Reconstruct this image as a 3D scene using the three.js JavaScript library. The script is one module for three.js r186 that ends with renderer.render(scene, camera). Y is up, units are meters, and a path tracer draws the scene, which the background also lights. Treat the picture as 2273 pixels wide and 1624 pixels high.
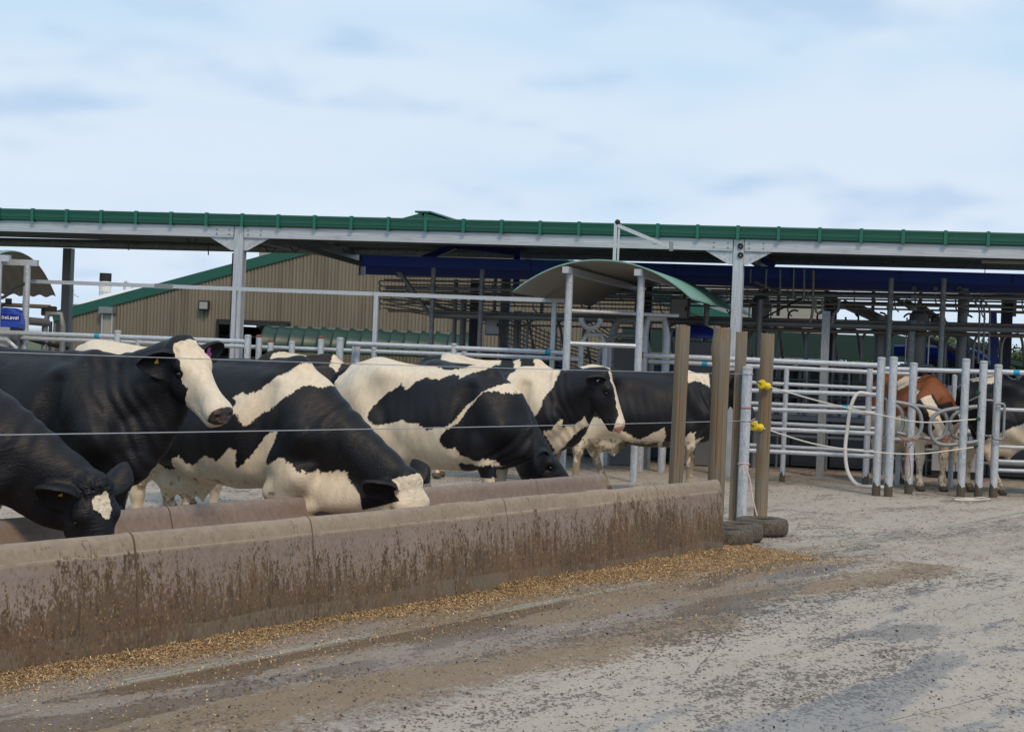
import * as THREE from 'three';
import { mergeGeometries, mergeVertices, toCreasedNormals } from 'three/addons/utils/BufferGeometryUtils.js';
import { RoundedBoxGeometry } from 'three/addons/geometries/RoundedBoxGeometry.js';

// ---------------------------------------------------------------- camera, sky, sun, exposure
const scene = new THREE.Scene();
const camera = new THREE.PerspectiveCamera(22.95, 1024 / 731, 0.1, 2000);
camera.position.set(0, 1.5, 0);
camera.rotation.set(-0.009, 0, 0.040);
const renderer = new THREE.WebGLRenderer({ antialias: true });
renderer.toneMapping = THREE.LinearToneMapping;
renderer.toneMappingExposure = 1.33;
renderer.shadowMap.enabled = true;

function hash3(i, j, k) { let h = Math.imul(i, 374761393) ^ Math.imul(j, 668265263) ^ Math.imul(k, 2147483647 ^ 0x5bd1e995); h = Math.imul(h ^ (h >>> 13), 1274126177); h ^= h >>> 16; return (h >>> 0) / 4294967296; }
function noise3(x, y, z) {
  const i = Math.floor(x), j = Math.floor(y), k = Math.floor(z); let u = x - i, v = y - j, w = z - k; u = u * u * (3 - 2 * u); v = v * v * (3 - 2 * v); w = w * w * (3 - 2 * w);
  const a = hash3(i, j, k), b = hash3(i + 1, j, k), c = hash3(i, j + 1, k), d = hash3(i + 1, j + 1, k), e = hash3(i, j, k + 1), f = hash3(i + 1, j, k + 1), g = hash3(i, j + 1, k + 1), h = hash3(i + 1, j + 1, k + 1);
  const p = a + (b - a) * u, q = c + (d - c) * u, r = e + (f - e) * u, s = g + (h - g) * u, t = p + (q - p) * v, o = r + (s - r) * v; return t + (o - t) * w;
}
function noise2(x, y) {
  const i = Math.floor(x), j = Math.floor(y); let u = x - i, v = y - j; u = u * u * (3 - 2 * u); v = v * v * (3 - 2 * v);
  const a = hash3(i, j, 11), b = hash3(i + 1, j, 11), c = hash3(i, j + 1, 11), d = hash3(i + 1, j + 1, 11), p = a + (b - a) * u, q = c + (d - c) * u; return p + (q - p) * v;
}
const fbm2 = (x, y, o = 4) => { let s = 0, a = 0.5, t = 0; for (let i = 0; i < o; i++) { s += a * noise2(x, y); t += a; x = x * 2.03 + 17.1; y = y * 2.03 + 9.7; a *= 0.5; } return s / t; };
const fbm3 = (x, y, z, o = 4) => { let s = 0, a = 0.5, t = 0; for (let i = 0; i < o; i++) { s += a * noise3(x, y, z); t += a; x = x * 2.03 + 17.1; y = y * 2.03 + 9.7; z = z * 2.03 + 3.3; a *= 0.5; } return s / t; };
const step01 = (a, b, x) => { const t = Math.max(0, Math.min(1, (x - a) / (b - a))); return t * t * (3 - 2 * t); };
let rs = 20250611; const rnd = () => { rs = (Math.imul(rs, 1664525) + 1013904223) >>> 0; return rs / 4294967296; };

// high thin overcast: pale blue with broad white sheets of cloud lying on level layers
{
  const w = 2048, h = 1024, data = new Float32Array(w * h * 4);
  for (let j = 0; j < h; j++) {
    const el = ((j + 0.5) / h - 0.5) * Math.PI;
    for (let i = 0; i < w; i++) {
      const az = (i + 0.5) / w * Math.PI * 2 - Math.PI, o = (j * w + i) * 4;
      let r, g, b;
      if (el < -0.02) { r = 0.17; g = 0.16; b = 0.14; }
      else {
        const x = Math.cos(el) * Math.cos(az), z = Math.cos(el) * Math.sin(az), y = Math.max(0, Math.sin(el)), k = 1 / (y + 0.20), px = x * k, pz = z * k;
        const wx = fbm3(px * 0.8, pz * 0.8, 2.0, 3) * 1.4, big = fbm3(px * 0.95 + wx + 3.1, pz * 1.3 + 5.0, 7.7, 4), fine = fbm3(px * 3.0 + wx * 2, pz * 4.2, 1.3, 5);
        const c = step01(0.34, 0.66, big * 0.78 + fine * 0.22), wisp = step01(0.54, 0.74, fbm3(px * 3.1 + 8 + wx, pz * 3.6, 4.4, 5));
        const t = Math.min(1, y * 2.2), br = mixn(0.375, 0.33, t), bg = mixn(0.555, 0.52, t), bb = mixn(0.715, 0.70, t);
        r = mixn(br, 0.545, c); g = mixn(bg, 0.640, c); b = mixn(bb, 0.745, c);
        const hz = step01(0.16, 0.03, y) * 0.45; r = mixn(r, 0.60, hz); g = mixn(g, 0.655, hz); b = mixn(b, 0.745, hz);
        r *= 1 - 0.27 * wisp; g *= 1 - 0.18 * wisp; b *= 1 - 0.08 * wisp;
      }
      data[o] = r * 0.96; data[o + 1] = g * 0.96; data[o + 2] = b * 0.96; data[o + 3] = 1;
    }
  }
  const t = new THREE.DataTexture(data, w, h, THREE.RGBAFormat, THREE.FloatType);
  t.mapping = THREE.EquirectangularReflectionMapping; t.magFilter = THREE.LinearFilter; t.minFilter = THREE.LinearFilter; t.wrapS = THREE.RepeatWrapping; t.needsUpdate = true;
  scene.background = t; scene.environment = t;
}
function mixn(a, b, t) { return a + (b - a) * t; }
const sun = new THREE.DirectionalLight(0xffe4c2, 1.5);
sun.position.set(7, 22, 5); sun.target.position.set(0, 0, -15); scene.add(sun, sun.target);
sun.castShadow = true; sun.shadow.radius = 24; sun.shadow.mapSize.set(2048, 2048);
Object.assign(sun.shadow.camera, { left: -22, right: 22, top: 22, bottom: -22, near: 1, far: 70 });

// ---------------------------------------------------------------- helpers
const taken = {};
function numbered(n) { if (taken[n] === undefined) { taken[n] = 0; return n; } return n + '_' + String(++taken[n]).padStart(3, '0'); }
function thing(name, label, category, p = [0, 0, 0], turn = 0, group) {
  const o = new THREE.Group(); o.name = numbered(name); scene.add(o); o.position.set(p[0], p[1], p[2]); o.rotation.y = turn; o.userData = { label, category, kind: 'thing' }; if (group) o.userData.group = group; return o;
}
function mesh(name, g, m, parent, label) { const o = new THREE.Mesh(g, m); o.name = parent ? name : numbered(name); o.castShadow = o.receiveShadow = true; (parent || scene).add(o); if (label) o.userData.label = label; return o; }
function struct(name, g, m, kind = 'structure', label) { const o = mesh(name, g, m); o.userData.kind = kind; if (label) o.userData.label = label; return o; }
const V = (x, y, z) => new THREE.Vector3(x, y, z);
// ---------------------------------------------------------------- textures and materials (stuff the surfaces are made of)
function dataTex(w, h, fn, srgb = true, rx = 1, ry = 1) {
  const d = new Uint8Array(w * h * 4), e = v => Math.max(0, Math.min(255, Math.round(255 * (srgb ? (v <= 0.0031308 ? v * 12.92 : 1.055 * Math.pow(Math.max(0, v), 1 / 2.4) - 0.055) : v))));
  const out = [0, 0, 0];
  for (let j = 0; j < h; j++) for (let i = 0; i < w; i++) { fn(i / w, j / h, out, i, j); const o = (j * w + i) * 4; d[o] = e(out[0]); d[o + 1] = e(out[1]); d[o + 2] = e(out[2]); d[o + 3] = 255; }
  const t = new THREE.DataTexture(d, w, h); t.wrapS = t.wrapT = THREE.RepeatWrapping; t.magFilter = THREE.LinearFilter; t.minFilter = THREE.LinearMipmapLinearFilter; t.generateMipmaps = true; t.repeat.set(rx, ry); if (srgb) t.colorSpace = THREE.SRGBColorSpace; t.needsUpdate = true; return t;
}
const S = (c, rough, metal = 0, extra = {}) => { const m = new THREE.MeshStandardMaterial({ roughness: rough, metalness: metal, ...extra }); m.color.setRGB(c[0], c[1], c[2]); return m; };
// periodic value noise for tiles
const tileN = (u, v, n, s) => { const x = u * n, y = v * n, i = Math.floor(x), j = Math.floor(y); let a = x - i, b = y - j; a = a * a * (3 - 2 * a); b = b * b * (3 - 2 * b); const h = (p, q) => hash3(((p % n) + n) % n, ((q % n) + n) % n, s); const p = h(i, j) + (h(i + 1, j) - h(i, j)) * a, q = h(i, j + 1) + (h(i + 1, j + 1) - h(i, j + 1)) * a; return p + (q - p) * b; };
const grainBump = dataTex(512, 512, (u, v, o) => { const n = 0.42 * tileN(u, v, 220, 1) + 0.33 * tileN(u, v, 90, 2) + 0.25 * tileN(u, v, 24, 3); o[0] = o[1] = o[2] = n; }, false);
const spangle = dataTex(256, 256, (u, v, o) => { const n = 0.72 + 0.30 * tileN(u, v, 26, 5) + 0.16 * tileN(u, v, 70, 6) - 0.12; const st = tileN(u, v * 0.25, 40, 8) > 0.82 ? 0.86 : 1; o[0] = 0.58 * n * st; o[1] = 0.62 * n * st; o[2] = 0.67 * n * st; });
const spangleDull = dataTex(256, 256, (u, v, o) => { const n = 0.75 + 0.25 * tileN(u, v, 20, 15) + 0.2 * tileN(u, v, 60, 16) - 0.12; const st = tileN(u, v, 34, 18) > 0.72 ? 0.7 : 1; o[0] = 0.30 * n * st; o[1] = 0.32 * n * st; o[2] = 0.34 * n * st; });
const hairBump = dataTex(512, 512, (u, v, o) => { o[0] = o[1] = o[2] = 0.6 * tileN(u + 0.02 * tileN(u, v, 8, 4), v * 0.25, 200, 21) + 0.4 * tileN(u, v * 0.5, 120, 22); }, false, 2, 2);
const woodMap = dataTex(256, 1024, (u, v, o) => {
  const g = tileN(u + 0.05 * tileN(u, v, 6, 31), v * 0.06, 64, 32), f = tileN(u, v * 0.1, 128, 33), p = tileN(u, v, 7, 34), k = 0.72 + 0.26 * g + 0.20 * f - 0.15 + 0.25 * (tileN(u, v, 3, 39) - 0.5);
  const crack = tileN(u, v * 0.04, 48, 36) > 0.86 ? 0.5 : 1, gr = p > 0.36 ? Math.min(1, (p - 0.36) * 2.6) : 0;
  o[0] = mixn(0.25, 0.22, gr) * k * crack; o[1] = mixn(0.180, 0.195, gr) * k * crack; o[2] = mixn(0.112, 0.155, gr) * k * crack;
});
const M = {
  coat: new THREE.MeshPhysicalMaterial({ vertexColors: true, roughness: 0.52, specularIntensity: 0.55, bumpMap: hairBump, bumpScale: 0.0022 }),
  eye: new THREE.MeshPhysicalMaterial({ color: 0x0a0604, roughness: 0.18 }),
  galv: S([1, 1, 1], 0.42, 0.35, { map: spangle }), galvDull: S([1, 1, 1], 0.55, 0.45, { map: spangleDull }),
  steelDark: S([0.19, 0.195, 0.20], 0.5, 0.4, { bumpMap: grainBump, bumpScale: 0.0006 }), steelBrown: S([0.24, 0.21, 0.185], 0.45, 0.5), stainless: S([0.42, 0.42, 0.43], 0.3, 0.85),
  beam: S([1, 1, 1], 0.5, 0.35, { map: spangle }), cap: S([0.33, 0.35, 0.37], 0.6, 0.1), capRust: S([0.16, 0.06, 0.032], 0.85), weld: S([0.22, 0.085, 0.03], 0.9),
  green: S([0.010, 0.088, 0.062], 0.42), greenLight: S([0.012, 0.125, 0.088], 0.42), greenPale: S([0.16, 0.33, 0.27], 0.5), hoodUnder: S([0.30, 0.285, 0.255], 0.7), darkGreen: S([0.014, 0.045, 0.038], 0.6),
  awning: S([0.006, 0.036, 0.023], 0.4), tan: new THREE.MeshStandardMaterial({ vertexColors: true, roughness: 0.62 }),
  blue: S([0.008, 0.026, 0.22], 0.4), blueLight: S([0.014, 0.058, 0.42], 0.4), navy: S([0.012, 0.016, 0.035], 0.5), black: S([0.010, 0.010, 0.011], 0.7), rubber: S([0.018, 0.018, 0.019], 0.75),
  panel: S([0.36, 0.36, 0.39], 0.45, 0.1), panelDark: S([0.10, 0.11, 0.125], 0.5), skirt: S([0.075, 0.082, 0.095], 0.55, 0.2), white: S([0.72, 0.72, 0.70], 0.5), hose: S([0.60, 0.57, 0.54], 0.55),
  wood: S([1, 1, 1], 0.9, 0, { map: woodMap, bumpMap: woodMap, bumpScale: 0.0022 }), woodEnd: S([0.20, 0.15, 0.09], 0.95),
  yellow: S([0.72, 0.52, 0.01], 0.38), rope: S([0.62, 0.58, 0.52], 0.85), twine: S([0.36, 0.17, 0.11], 0.9), wire: S([0.45, 0.45, 0.46], 0.4, 0.6), knot: S([0.01, 0.06, 0.04], 0.8), tape: S([0.0, 0.26, 0.46], 0.5),
  tagPink: S([0.62, 0.12, 0.42], 0.5), tagYellow: S([0.62, 0.42, 0.02], 0.5), lens: S([0.30, 0.30, 0.31], 0.15), leaf: new THREE.MeshStandardMaterial({ color: 0xffffff, roughness: 0.75, side: THREE.DoubleSide }), bark: S([0.09, 0.07, 0.05], 0.9),
};
// ---------------------------------------------------------------- geometry helpers
const UPV = V(0, 1, 0);
function uvScale(g, su, sv) { const a = g.attributes.uv; for (let i = 0; i < a.count; i++) a.setXY(i, a.getX(i) * su, a.getY(i) * sv); return g; }
function rod(p, q, r, seg = 14, r2 = r) {          // round bar from p to q
  const d = q.clone().sub(p), L = d.length(), g = new THREE.CylinderGeometry(r2, r, L, seg, 1);
  uvScale(g, Math.max(1, r * 12), L * 1.6); g.applyQuaternion(new THREE.Quaternion().setFromUnitVectors(UPV, d.normalize())); g.translate((p.x + q.x) / 2, (p.y + q.y) / 2, (p.z + q.z) / 2); return g;
}
function tube(pts, r, seg = 10, n = 0, closed = false) { const c = new THREE.CatmullRomCurve3(pts, closed, 'centripetal'); return uvScale(new THREE.TubeGeometry(c, n || pts.length * 8, r, seg, closed), 4, 1); }
function elbow(pts, r, bend = 0.12, seg = 10) {    // pipe through pts with rounded corners
  const path = new THREE.CurvePath();
  let last = pts[0];
  for (let i = 1; i < pts.length - 1; i++) {
    const a = pts[i].clone().add(pts[i - 1].clone().sub(pts[i]).setLength(Math.min(bend, pts[i].distanceTo(pts[i - 1]) / 2))), b = pts[i].clone().add(pts[i + 1].clone().sub(pts[i]).setLength(Math.min(bend, pts[i].distanceTo(pts[i + 1]) / 2)));
    if (last.distanceTo(a) > 1e-4) path.add(new THREE.LineCurve3(last, a)); path.add(new THREE.QuadraticBezierCurve3(a, pts[i], b)); last = b;
  }
  path.add(new THREE.LineCurve3(last, pts[pts.length - 1]));
  const out = []; for (const c of path.curves) { const n = c.isLineCurve3 ? 1 : 8; for (let i = 0; i < n; i++) out.push(c.getPoint(i / n)); } out.push(pts[pts.length - 1]);
  class P extends THREE.Curve { getPoint(t, o = new THREE.Vector3()) { const f = t * (out.length - 1), i = Math.min(out.length - 2, Math.floor(f)); return o.copy(out[i]).lerp(out[i + 1], f - i); } }
  const g = new THREE.TubeGeometry(new P(), out.length - 1, r, seg, false); return uvScale(g, 6, 1);
}
function bar(p, q, w, h, rad = 0) {                 // rectangular bar from p to q, w across, h upright
  const d = q.clone().sub(p), L = d.length(), g = rad ? new RoundedBoxGeometry(L, h, w, 2, rad) : new THREE.BoxGeometry(L, h, w);
  uvScale(g, L * 1.5, 1); const x = d.normalize(), z = new THREE.Vector3().crossVectors(x, Math.abs(x.y) > 0.95 ? V(0, 0, 1) : UPV).normalize(), y = new THREE.Vector3().crossVectors(z, x);
  const m = new THREE.Matrix4().makeBasis(x, y, z); m.setPosition((p.x + q.x) / 2, (p.y + q.y) / 2, (p.z + q.z) / 2); g.applyMatrix4(m); return g;
}
function box(w, h, d, x, y, z, rad = 0) { const g = rad ? new RoundedBoxGeometry(w, h, d, 2, rad) : new THREE.BoxGeometry(w, h, d); g.translate(x, y, z); return g; }
const join = gs => mergeGeometries(gs.map(g => { const o = g.index ? g.toNonIndexed() : g; for (const k of Object.keys(o.attributes)) if (!['position', 'normal', 'uv'].includes(k)) o.deleteAttribute(k); return o; }));
// places read off the photograph (2273 px wide print): a ray from the viewpoint through a print position
const EYE = camera.position.clone(); camera.updateMatrixWorld(true);
const rayOf = (u, v) => V((u - 1136.5) / 4000, -(v - 812) / 4000, -1).applyQuaternion(camera.quaternion);
const at = (u, v, s) => EYE.clone().addScaledVector(rayOf(u, v), 4000 / s);                       // s: print pixels per metre at that distance
const onGround = (u, v, y = 0) => { const r = rayOf(u, v); return EYE.clone().addScaledVector(r, (y - EYE.y) / r.y); };
// the milking shed's own frame: x along its front, y up, z towards the yard
const SHED = { o: V(0, 0, -23.6), turn: -0.2166 };
const shedQ = new THREE.Quaternion().setFromAxisAngle(UPV, SHED.turn), shedQi = shedQ.clone().invert();
const inShed = (u, v, b) => { const o = EYE.clone().sub(SHED.o).applyQuaternion(shedQi), r = rayOf(u, v).applyQuaternion(shedQi); return o.addScaledVector(r, (-b - o.z) / r.z); };   // b: metres behind the front line
const toShed = p => p.clone().sub(SHED.o).applyQuaternion(shedQi);
const shedThing = (n, l, c, g) => thing(n, l, c, [SHED.o.x, 0, SHED.o.z], SHED.turn, g);
// ---------------------------------------------------------------- yard
const TR = { p: [-1.72, -8.54], t: [0.534, -0.8455], n: [0.8455, 0.534] };       // trough: foot of its outer face, run, outward
const trW = (l, w, y = 0) => V(TR.p[0] + TR.t[0] * l + TR.n[0] * w, y, TR.p[1] + TR.t[1] * l + TR.n[1] * w);
function yardAt(x, z, o) {
  const dx = x - TR.p[0], dz = z - TR.p[1], l = dx * TR.t[0] + dz * TR.t[1], w = dx * TR.n[0] + dz * TR.n[1];
  const sl = l * 0.36, sw = w * 1.5;                                                                       // dirt is dragged along the lane
  // speckle: grains and crumbs from 1 cm to 15 cm; low-frequency maps below only say how densely it lies
  const s1 = noise2(x * 150, z * 70), s2 = noise2(x * 64 + 7, z * 30 + 3), s3 = noise2(l * 9 + 2, w * 26), s4 = noise2(l * 2.2, w * 9 + 6), sp = s1 * 0.40 + s2 * 0.32 + s3 * 0.17 + s4 * 0.11;
  const cover = (d, soft = 0.055) => d <= 0.02 ? 0 : step01(0.72 - 0.46 * d - soft, 0.72 - 0.46 * d + soft, sp);
  const k = 0.80 + 0.26 * s1 + 0.16 * s2 + 0.10 * (fbm2(x * 0.7, z * 0.7, 3) - 0.5) * 2;
  let r = 0.385 * k, g = 0.338 * k, b = 0.282 * k, rough = 0.88, h = 0.5 + 0.22 * (s1 - 0.5) + 0.22 * (s2 - 0.5);
  const lay = (c, q, rg) => { r = mixn(r, c[0], q); g = mixn(g, c[1], q); b = mixn(b, c[2], q); rough = mixn(rough, rg, q); };
  // damp band beside the trough
  const edge = 1.95 - 0.15 * Math.max(0, l) + 1.0 * (fbm2(sl + 2.2, sw * 0.6 + 7, 4) - 0.5), dampD = Math.max(0, Math.min(1, 0.5 + (edge - w) * 1.15)) * (1 - step01(5.4, 8.6, l)) * (w > -0.3 ? 1 : 0);
  const damp = cover(dampD * 1.25, 0.13); if (damp > 0) lay([0.205 * k, 0.160 * k, 0.128 * k], damp * 0.9, 0.58);
  // pale scoured patches, old film of slurry, dung specks
  const film = fbm2(sl * 0.9 + 9, sw * 1.1 + 3, 4) * 0.7 + fbm2(l * 0.16 + 3, w * 5.5, 3) * 0.3, fd = step01(0.42, 0.70, film) * 0.52 + (w > 2.3 && w < 5.5 && l < 3.4 ? 0.12 : 0);
  lay([0.245 * k, 0.198 * k, 0.156 * k], cover(fd, 0.17) * 0.72, 0.86);
  const band = Math.exp(-Math.pow((w - 1.35 - 0.9 * (fbm2(sl * 1.4, 5, 3) - 0.5)) / 0.30, 2)) * (l < 7 ? 1 : 0);                // ochre slurry swath
  lay([0.205, 0.136, 0.072], cover(Math.max(band * 1.1, step01(0.52, 0.70, fbm2(sl * 1.1 + 31, sw + 12, 4)) * dampD * 0.9)) * 0.85, 0.72);
  const dk = cover(0.10 + 0.34 * step01(0.48, 0.74, fbm2(sl * 2.2 + 40, sw * 1.6, 3)), 0.035); lay([0.078, 0.060, 0.046], dk * 0.8, 0.9); h += dk * 0.12;
  if (s1 * s2 > 0.66) lay([0.30, 0.21, 0.10], 0.5 * (dampD + 0.15), 0.9);
  // saw cuts and float marks, broken by dirt
  const j1 = Math.abs(w * 0.985 - 0.17 * l - 3.15 + 0.012 * noise2(l * 4, 1)), j2 = Math.abs(w * 0.94 + 0.34 * l - 2.6 + 0.02 * noise2(l * 3, 8)), j3 = Math.abs(w - 0.02 * l - 2.35 + 0.01 * noise2(l * 3, 4));
  if ((j1 < 0.005 && noise2(l * 2.2, 5) > 0.35) || (j2 < 0.005 && noise2(l * 2.6, 9) > 0.5) || (j3 < 0.004 && noise2(l * 1.6, 19) > 0.5)) { lay([0.07, 0.06, 0.05], 0.6 * s2 + 0.3, 0.9); h -= 0.2; }
  // slab joint filled with pale mortar
  const gw = 0.47 + 0.05 * (noise2(l * 0.9, 3) - 0.5) + 0.012 * noise2(l * 11, 6), gq = Math.abs(w - gw);
  if (gq < 0.026 + 0.022 * noise2(l * 5, 7) && noise2(l * 1.1 + 5, 2) > 0.12 && sp < 0.68) lay(gq < 0.004 && noise2(l * 2, 33) > 0.4 ? [0.09, 0.085, 0.08] : [0.27 * k, 0.262 * k, 0.215 * k], 0.85, 0.85);
  // standing water in the shallow dips
  const pd = fbm2(sl * 1.5 + 70, sw * 1.5 + 20, 4) + 0.05 * (s3 - 0.5) + 0.03 * (s2 - 0.5), pz = w > 0.55 ? Math.max(dampD, w > 2.3 && w < 4.6 && l < 3.4 ? 0.9 : 0, 0.25) : 0, wet = step01(0.625 - 0.065 * pz, 0.67 - 0.065 * pz, pd + 0.10 * (sp - 0.5)) * (pz > 0.2 ? 1 : 0) * (l < 8 ? 1 : 0);
  if (wet > 0) { lay([r * 0.68, g * 0.68, b * 0.70], wet, 0.26); h = mixn(h, 0.35, wet * 0.80); }
  o[0] = r; o[1] = g; o[2] = b; o[3] = rough; o[4] = h;
}
function yardSheet(name, x0, x1, z0, z1, w, h, label) {
  const rgb = new Uint8Array(w * h * 4), ro = new Uint8Array(w * h * 4), bu = new Uint8Array(w * h * 4), o = [0, 0, 0, 0, 0], e = v => Math.round(255 * (v <= 0.0031308 ? v * 12.92 : 1.055 * Math.pow(v, 1 / 2.4) - 0.055));
  for (let j = 0; j < h; j++) for (let i = 0; i < w; i++) { yardAt(x0 + (x1 - x0) * (i + 0.5) / w, z0 + (z1 - z0) * (1 - (j + 0.5) / h), o); const q = (j * w + i) * 4; rgb[q] = e(o[0]); rgb[q + 1] = e(o[1]); rgb[q + 2] = e(o[2]); ro[q] = ro[q + 1] = ro[q + 2] = Math.round(o[3] * 255); bu[q] = bu[q + 1] = bu[q + 2] = Math.max(0, Math.min(255, Math.round(o[4] * 255))); rgb[q + 3] = ro[q + 3] = bu[q + 3] = 255; }
  const mk = (d, s) => { const t = new THREE.DataTexture(d, w, h); t.magFilter = THREE.LinearFilter; t.minFilter = THREE.LinearMipmapLinearFilter; t.generateMipmaps = true; if (s) t.colorSpace = THREE.SRGBColorSpace; t.needsUpdate = true; return t; };
  const g = new THREE.PlaneGeometry(x1 - x0, z1 - z0); g.rotateX(-Math.PI / 2); g.translate((x0 + x1) / 2, 0, (z0 + z1) / 2);
  return struct(name, g, new THREE.MeshStandardMaterial({ map: mk(rgb, true), roughnessMap: mk(ro, false), roughness: 1, bumpMap: mk(bu, false), bumpScale: 0.010 }), 'structure', label);
}
yardSheet('yard', -4.6, 4.4, -13.2, -5.2, 2048, 1536, 'stained concrete yard beside the feed trough');
yardSheet('yard', -14, 14, -29, -13.2, 2048, 1280, 'paler concrete yard in front of the milking shed');
{
  const g = new THREE.PlaneGeometry(1600, 1600, 1, 1); g.rotateX(-Math.PI / 2); g.translate(0, -0.03, -300); uvScale(g, 160, 160);
  const t = dataTex(512, 512, (u, v, o) => { const k = 0.6 + 0.5 * tileN(u, v, 9, 61) + 0.3 * tileN(u, v, 60, 62); o[0] = 0.075 * k; o[1] = 0.095 * k; o[2] = 0.035 * k; });
  struct('ground', g, S([1, 1, 1], 0.95, 0, { map: t }), 'structure', 'pasture round the farm');
}
// ---------------------------------------------------------------- precast feed trough
const TROUGH = [[0, 0], [-0.004, 0.06], [-0.012, 0.16], [-0.019, 0.26], [-0.026, 0.36], [-0.033, 0.455], [-0.035, 0.467], [-0.038, 0.474], [-0.041, 0.492], [-0.049, 0.522], [-0.062, 0.543], [-0.083, 0.553], [-0.106, 0.552], [-0.128, 0.54], [-0.143, 0.515], [-0.156, 0.46], [-0.185, 0.36], [-0.24, 0.25], [-0.33, 0.165], [-0.45, 0.12], [-0.60, 0.105], [-0.75, 0.12], [-0.88, 0.165], [-0.97, 0.25], [-1.03, 0.36], [-1.06, 0.45], [-1.072, 0.495], [-1.087, 0.518], [-1.105, 0.526], [-1.13, 0.526], [-1.15, 0.518], [-1.163, 0.50], [-1.17, 0.46], [-1.18, 0.30], [-1.19, 0.1], [-1.20, 0]];
const TL = [0]; for (let i = 1; i < TROUGH.length; i++) TL.push(TL[i - 1] + Math.hypot(TROUGH[i][0] - TROUGH[i - 1][0], TROUGH[i][1] - TROUGH[i - 1][1]));
const TLEN = TL[TL.length - 1], crust = (l, s) => {           // splashed feed and dung on the outer face: l along, s up the face
  const top = 0.15 + 0.20 * fbm2(l * 0.9 + 2, 3, 3) + 0.11 * noise2(l * 5, 8) + (l > 2.6 ? 0.07 : 0) + 0.10 * (noise2(l * 34, 2) - 0.5);
  const n = fbm2(l * 16, s * 7, 4);
  return s < 0.52 ? step01(0.10, -0.06, s - top + 0.26 * (n - 0.5)) : 0;
};
const troughMap = (() => {
  const w = 2048, h = 768;
  return dataTex(w, h, (u, v, o) => {
    const l = -2.4 + u * 8.9, s = v * TLEN; let k = 0.82 + 0.26 * fbm2(l * 1.7, s * 3, 3) + 0.20 * (noise2(l * 62, s * 62) - 0.5) + 0.14 * (noise2(l * 24, s * 24) - 0.5);
    const rim = s > 0.455 && s < 0.66, inner = s >= 0.66 && s < 2.0;
    let r = 0.240 * k, g = 0.188 * k, b = 0.160 * k;
    if (rim) { const q = 0.75 + 0.25 * noise2(l * 30, s * 30); r = mixn(r, 0.285 * k, q); g = mixn(g, 0.228 * k, q); b = mixn(b, 0.172 * k, q); if (Math.abs(s - 0.468) < 0.004 && noise2(l * 9, 3) > 0.3) { r = mixn(r, 0.40, 0.5); g = mixn(g, 0.33, 0.5); b = mixn(b, 0.25, 0.5); } }
    if (inner) { const q = 0.6; r = mixn(r, 0.215 * k, q); g = mixn(g, 0.155 * k, q); b = mixn(b, 0.120 * k, q); }
    if (s < 0.55) {
      const n1 = noise2(l * 170, s * 95), n2 = noise2(l * 105 + 5, s * 38), n3 = noise2(l * 44, s * 9 + 2), n4 = noise2(l * 10, s * 3.4), sp = n1 * 0.36 + n2 * 0.30 + n3 * 0.20 + n4 * 0.14, rust = step01(0.55, 0.75, noise2(l * 5 + 8, s * 7));
      const top = 0.24 + 0.16 * (fbm2(l * 0.8 + 2, 3, 3) - 0.5) * 2 + 0.05 * noise2(l * 4, 8) + (l > 2.4 ? 0.05 : 0), d = Math.max(0, Math.min(1, 0.42 + (top - s) * 2.5)), q = step01(0.71 - 0.50 * d - 0.05, 0.71 - 0.50 * d + 0.05, sp), tone = noise2(l * 2.4, s * 3 + 9);
      if (s < 0.47) { r = mixn(r, mixn(0.075, 0.130, n1) * (0.8 + 0.4 * tone) * (1 + 0.12 * rust), q * 0.9); g = mixn(g, mixn(0.050, 0.082, n1) * (0.8 + 0.45 * tone), q * 0.92); b = mixn(b, mixn(0.031, 0.044, n1) * (0.8 + 0.4 * tone), q * 0.92); }
      const dk = step01(0.60, 0.70, n2 * 0.5 + n3 * 0.5) * q; r = mixn(r, 0.048, dk * 0.6); g = mixn(g, 0.034, dk * 0.6); b = mixn(b, 0.023, dk * 0.6);
      if (n1 * n2 > 0.64 - 0.08 * d) { r = mixn(r, 0.36, 0.6); g = mixn(g, 0.245, 0.6); b = mixn(b, 0.115, 0.6); }                  // straw flecks
      if (s < 0.46 && n1 < 0.16 && n2 < 0.45) { r *= 0.5; g *= 0.48; b *= 0.46; }
      const foot = 0.07 + 0.05 * noise2(l * 2, 6); if (s < foot) { const t = 0.65 * step01(0.3, 0.6, n2 * 0.5 + n4 * 0.5); r = mixn(r, 0.165, t); g = mixn(g, 0.135, t); b = mixn(b, 0.10, t); }
    }
    o[0] = r; o[1] = g; o[2] = b;
  });
})();
const troughBump = grainBump.clone(); troughBump.repeat.set(8.9 / 0.7, TLEN / 0.7); troughBump.needsUpdate = true;
M.trough = new THREE.MeshStandardMaterial({ map: troughMap, roughness: 0.92, bumpMap: troughMap, bumpScale: 0.010 });
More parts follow.
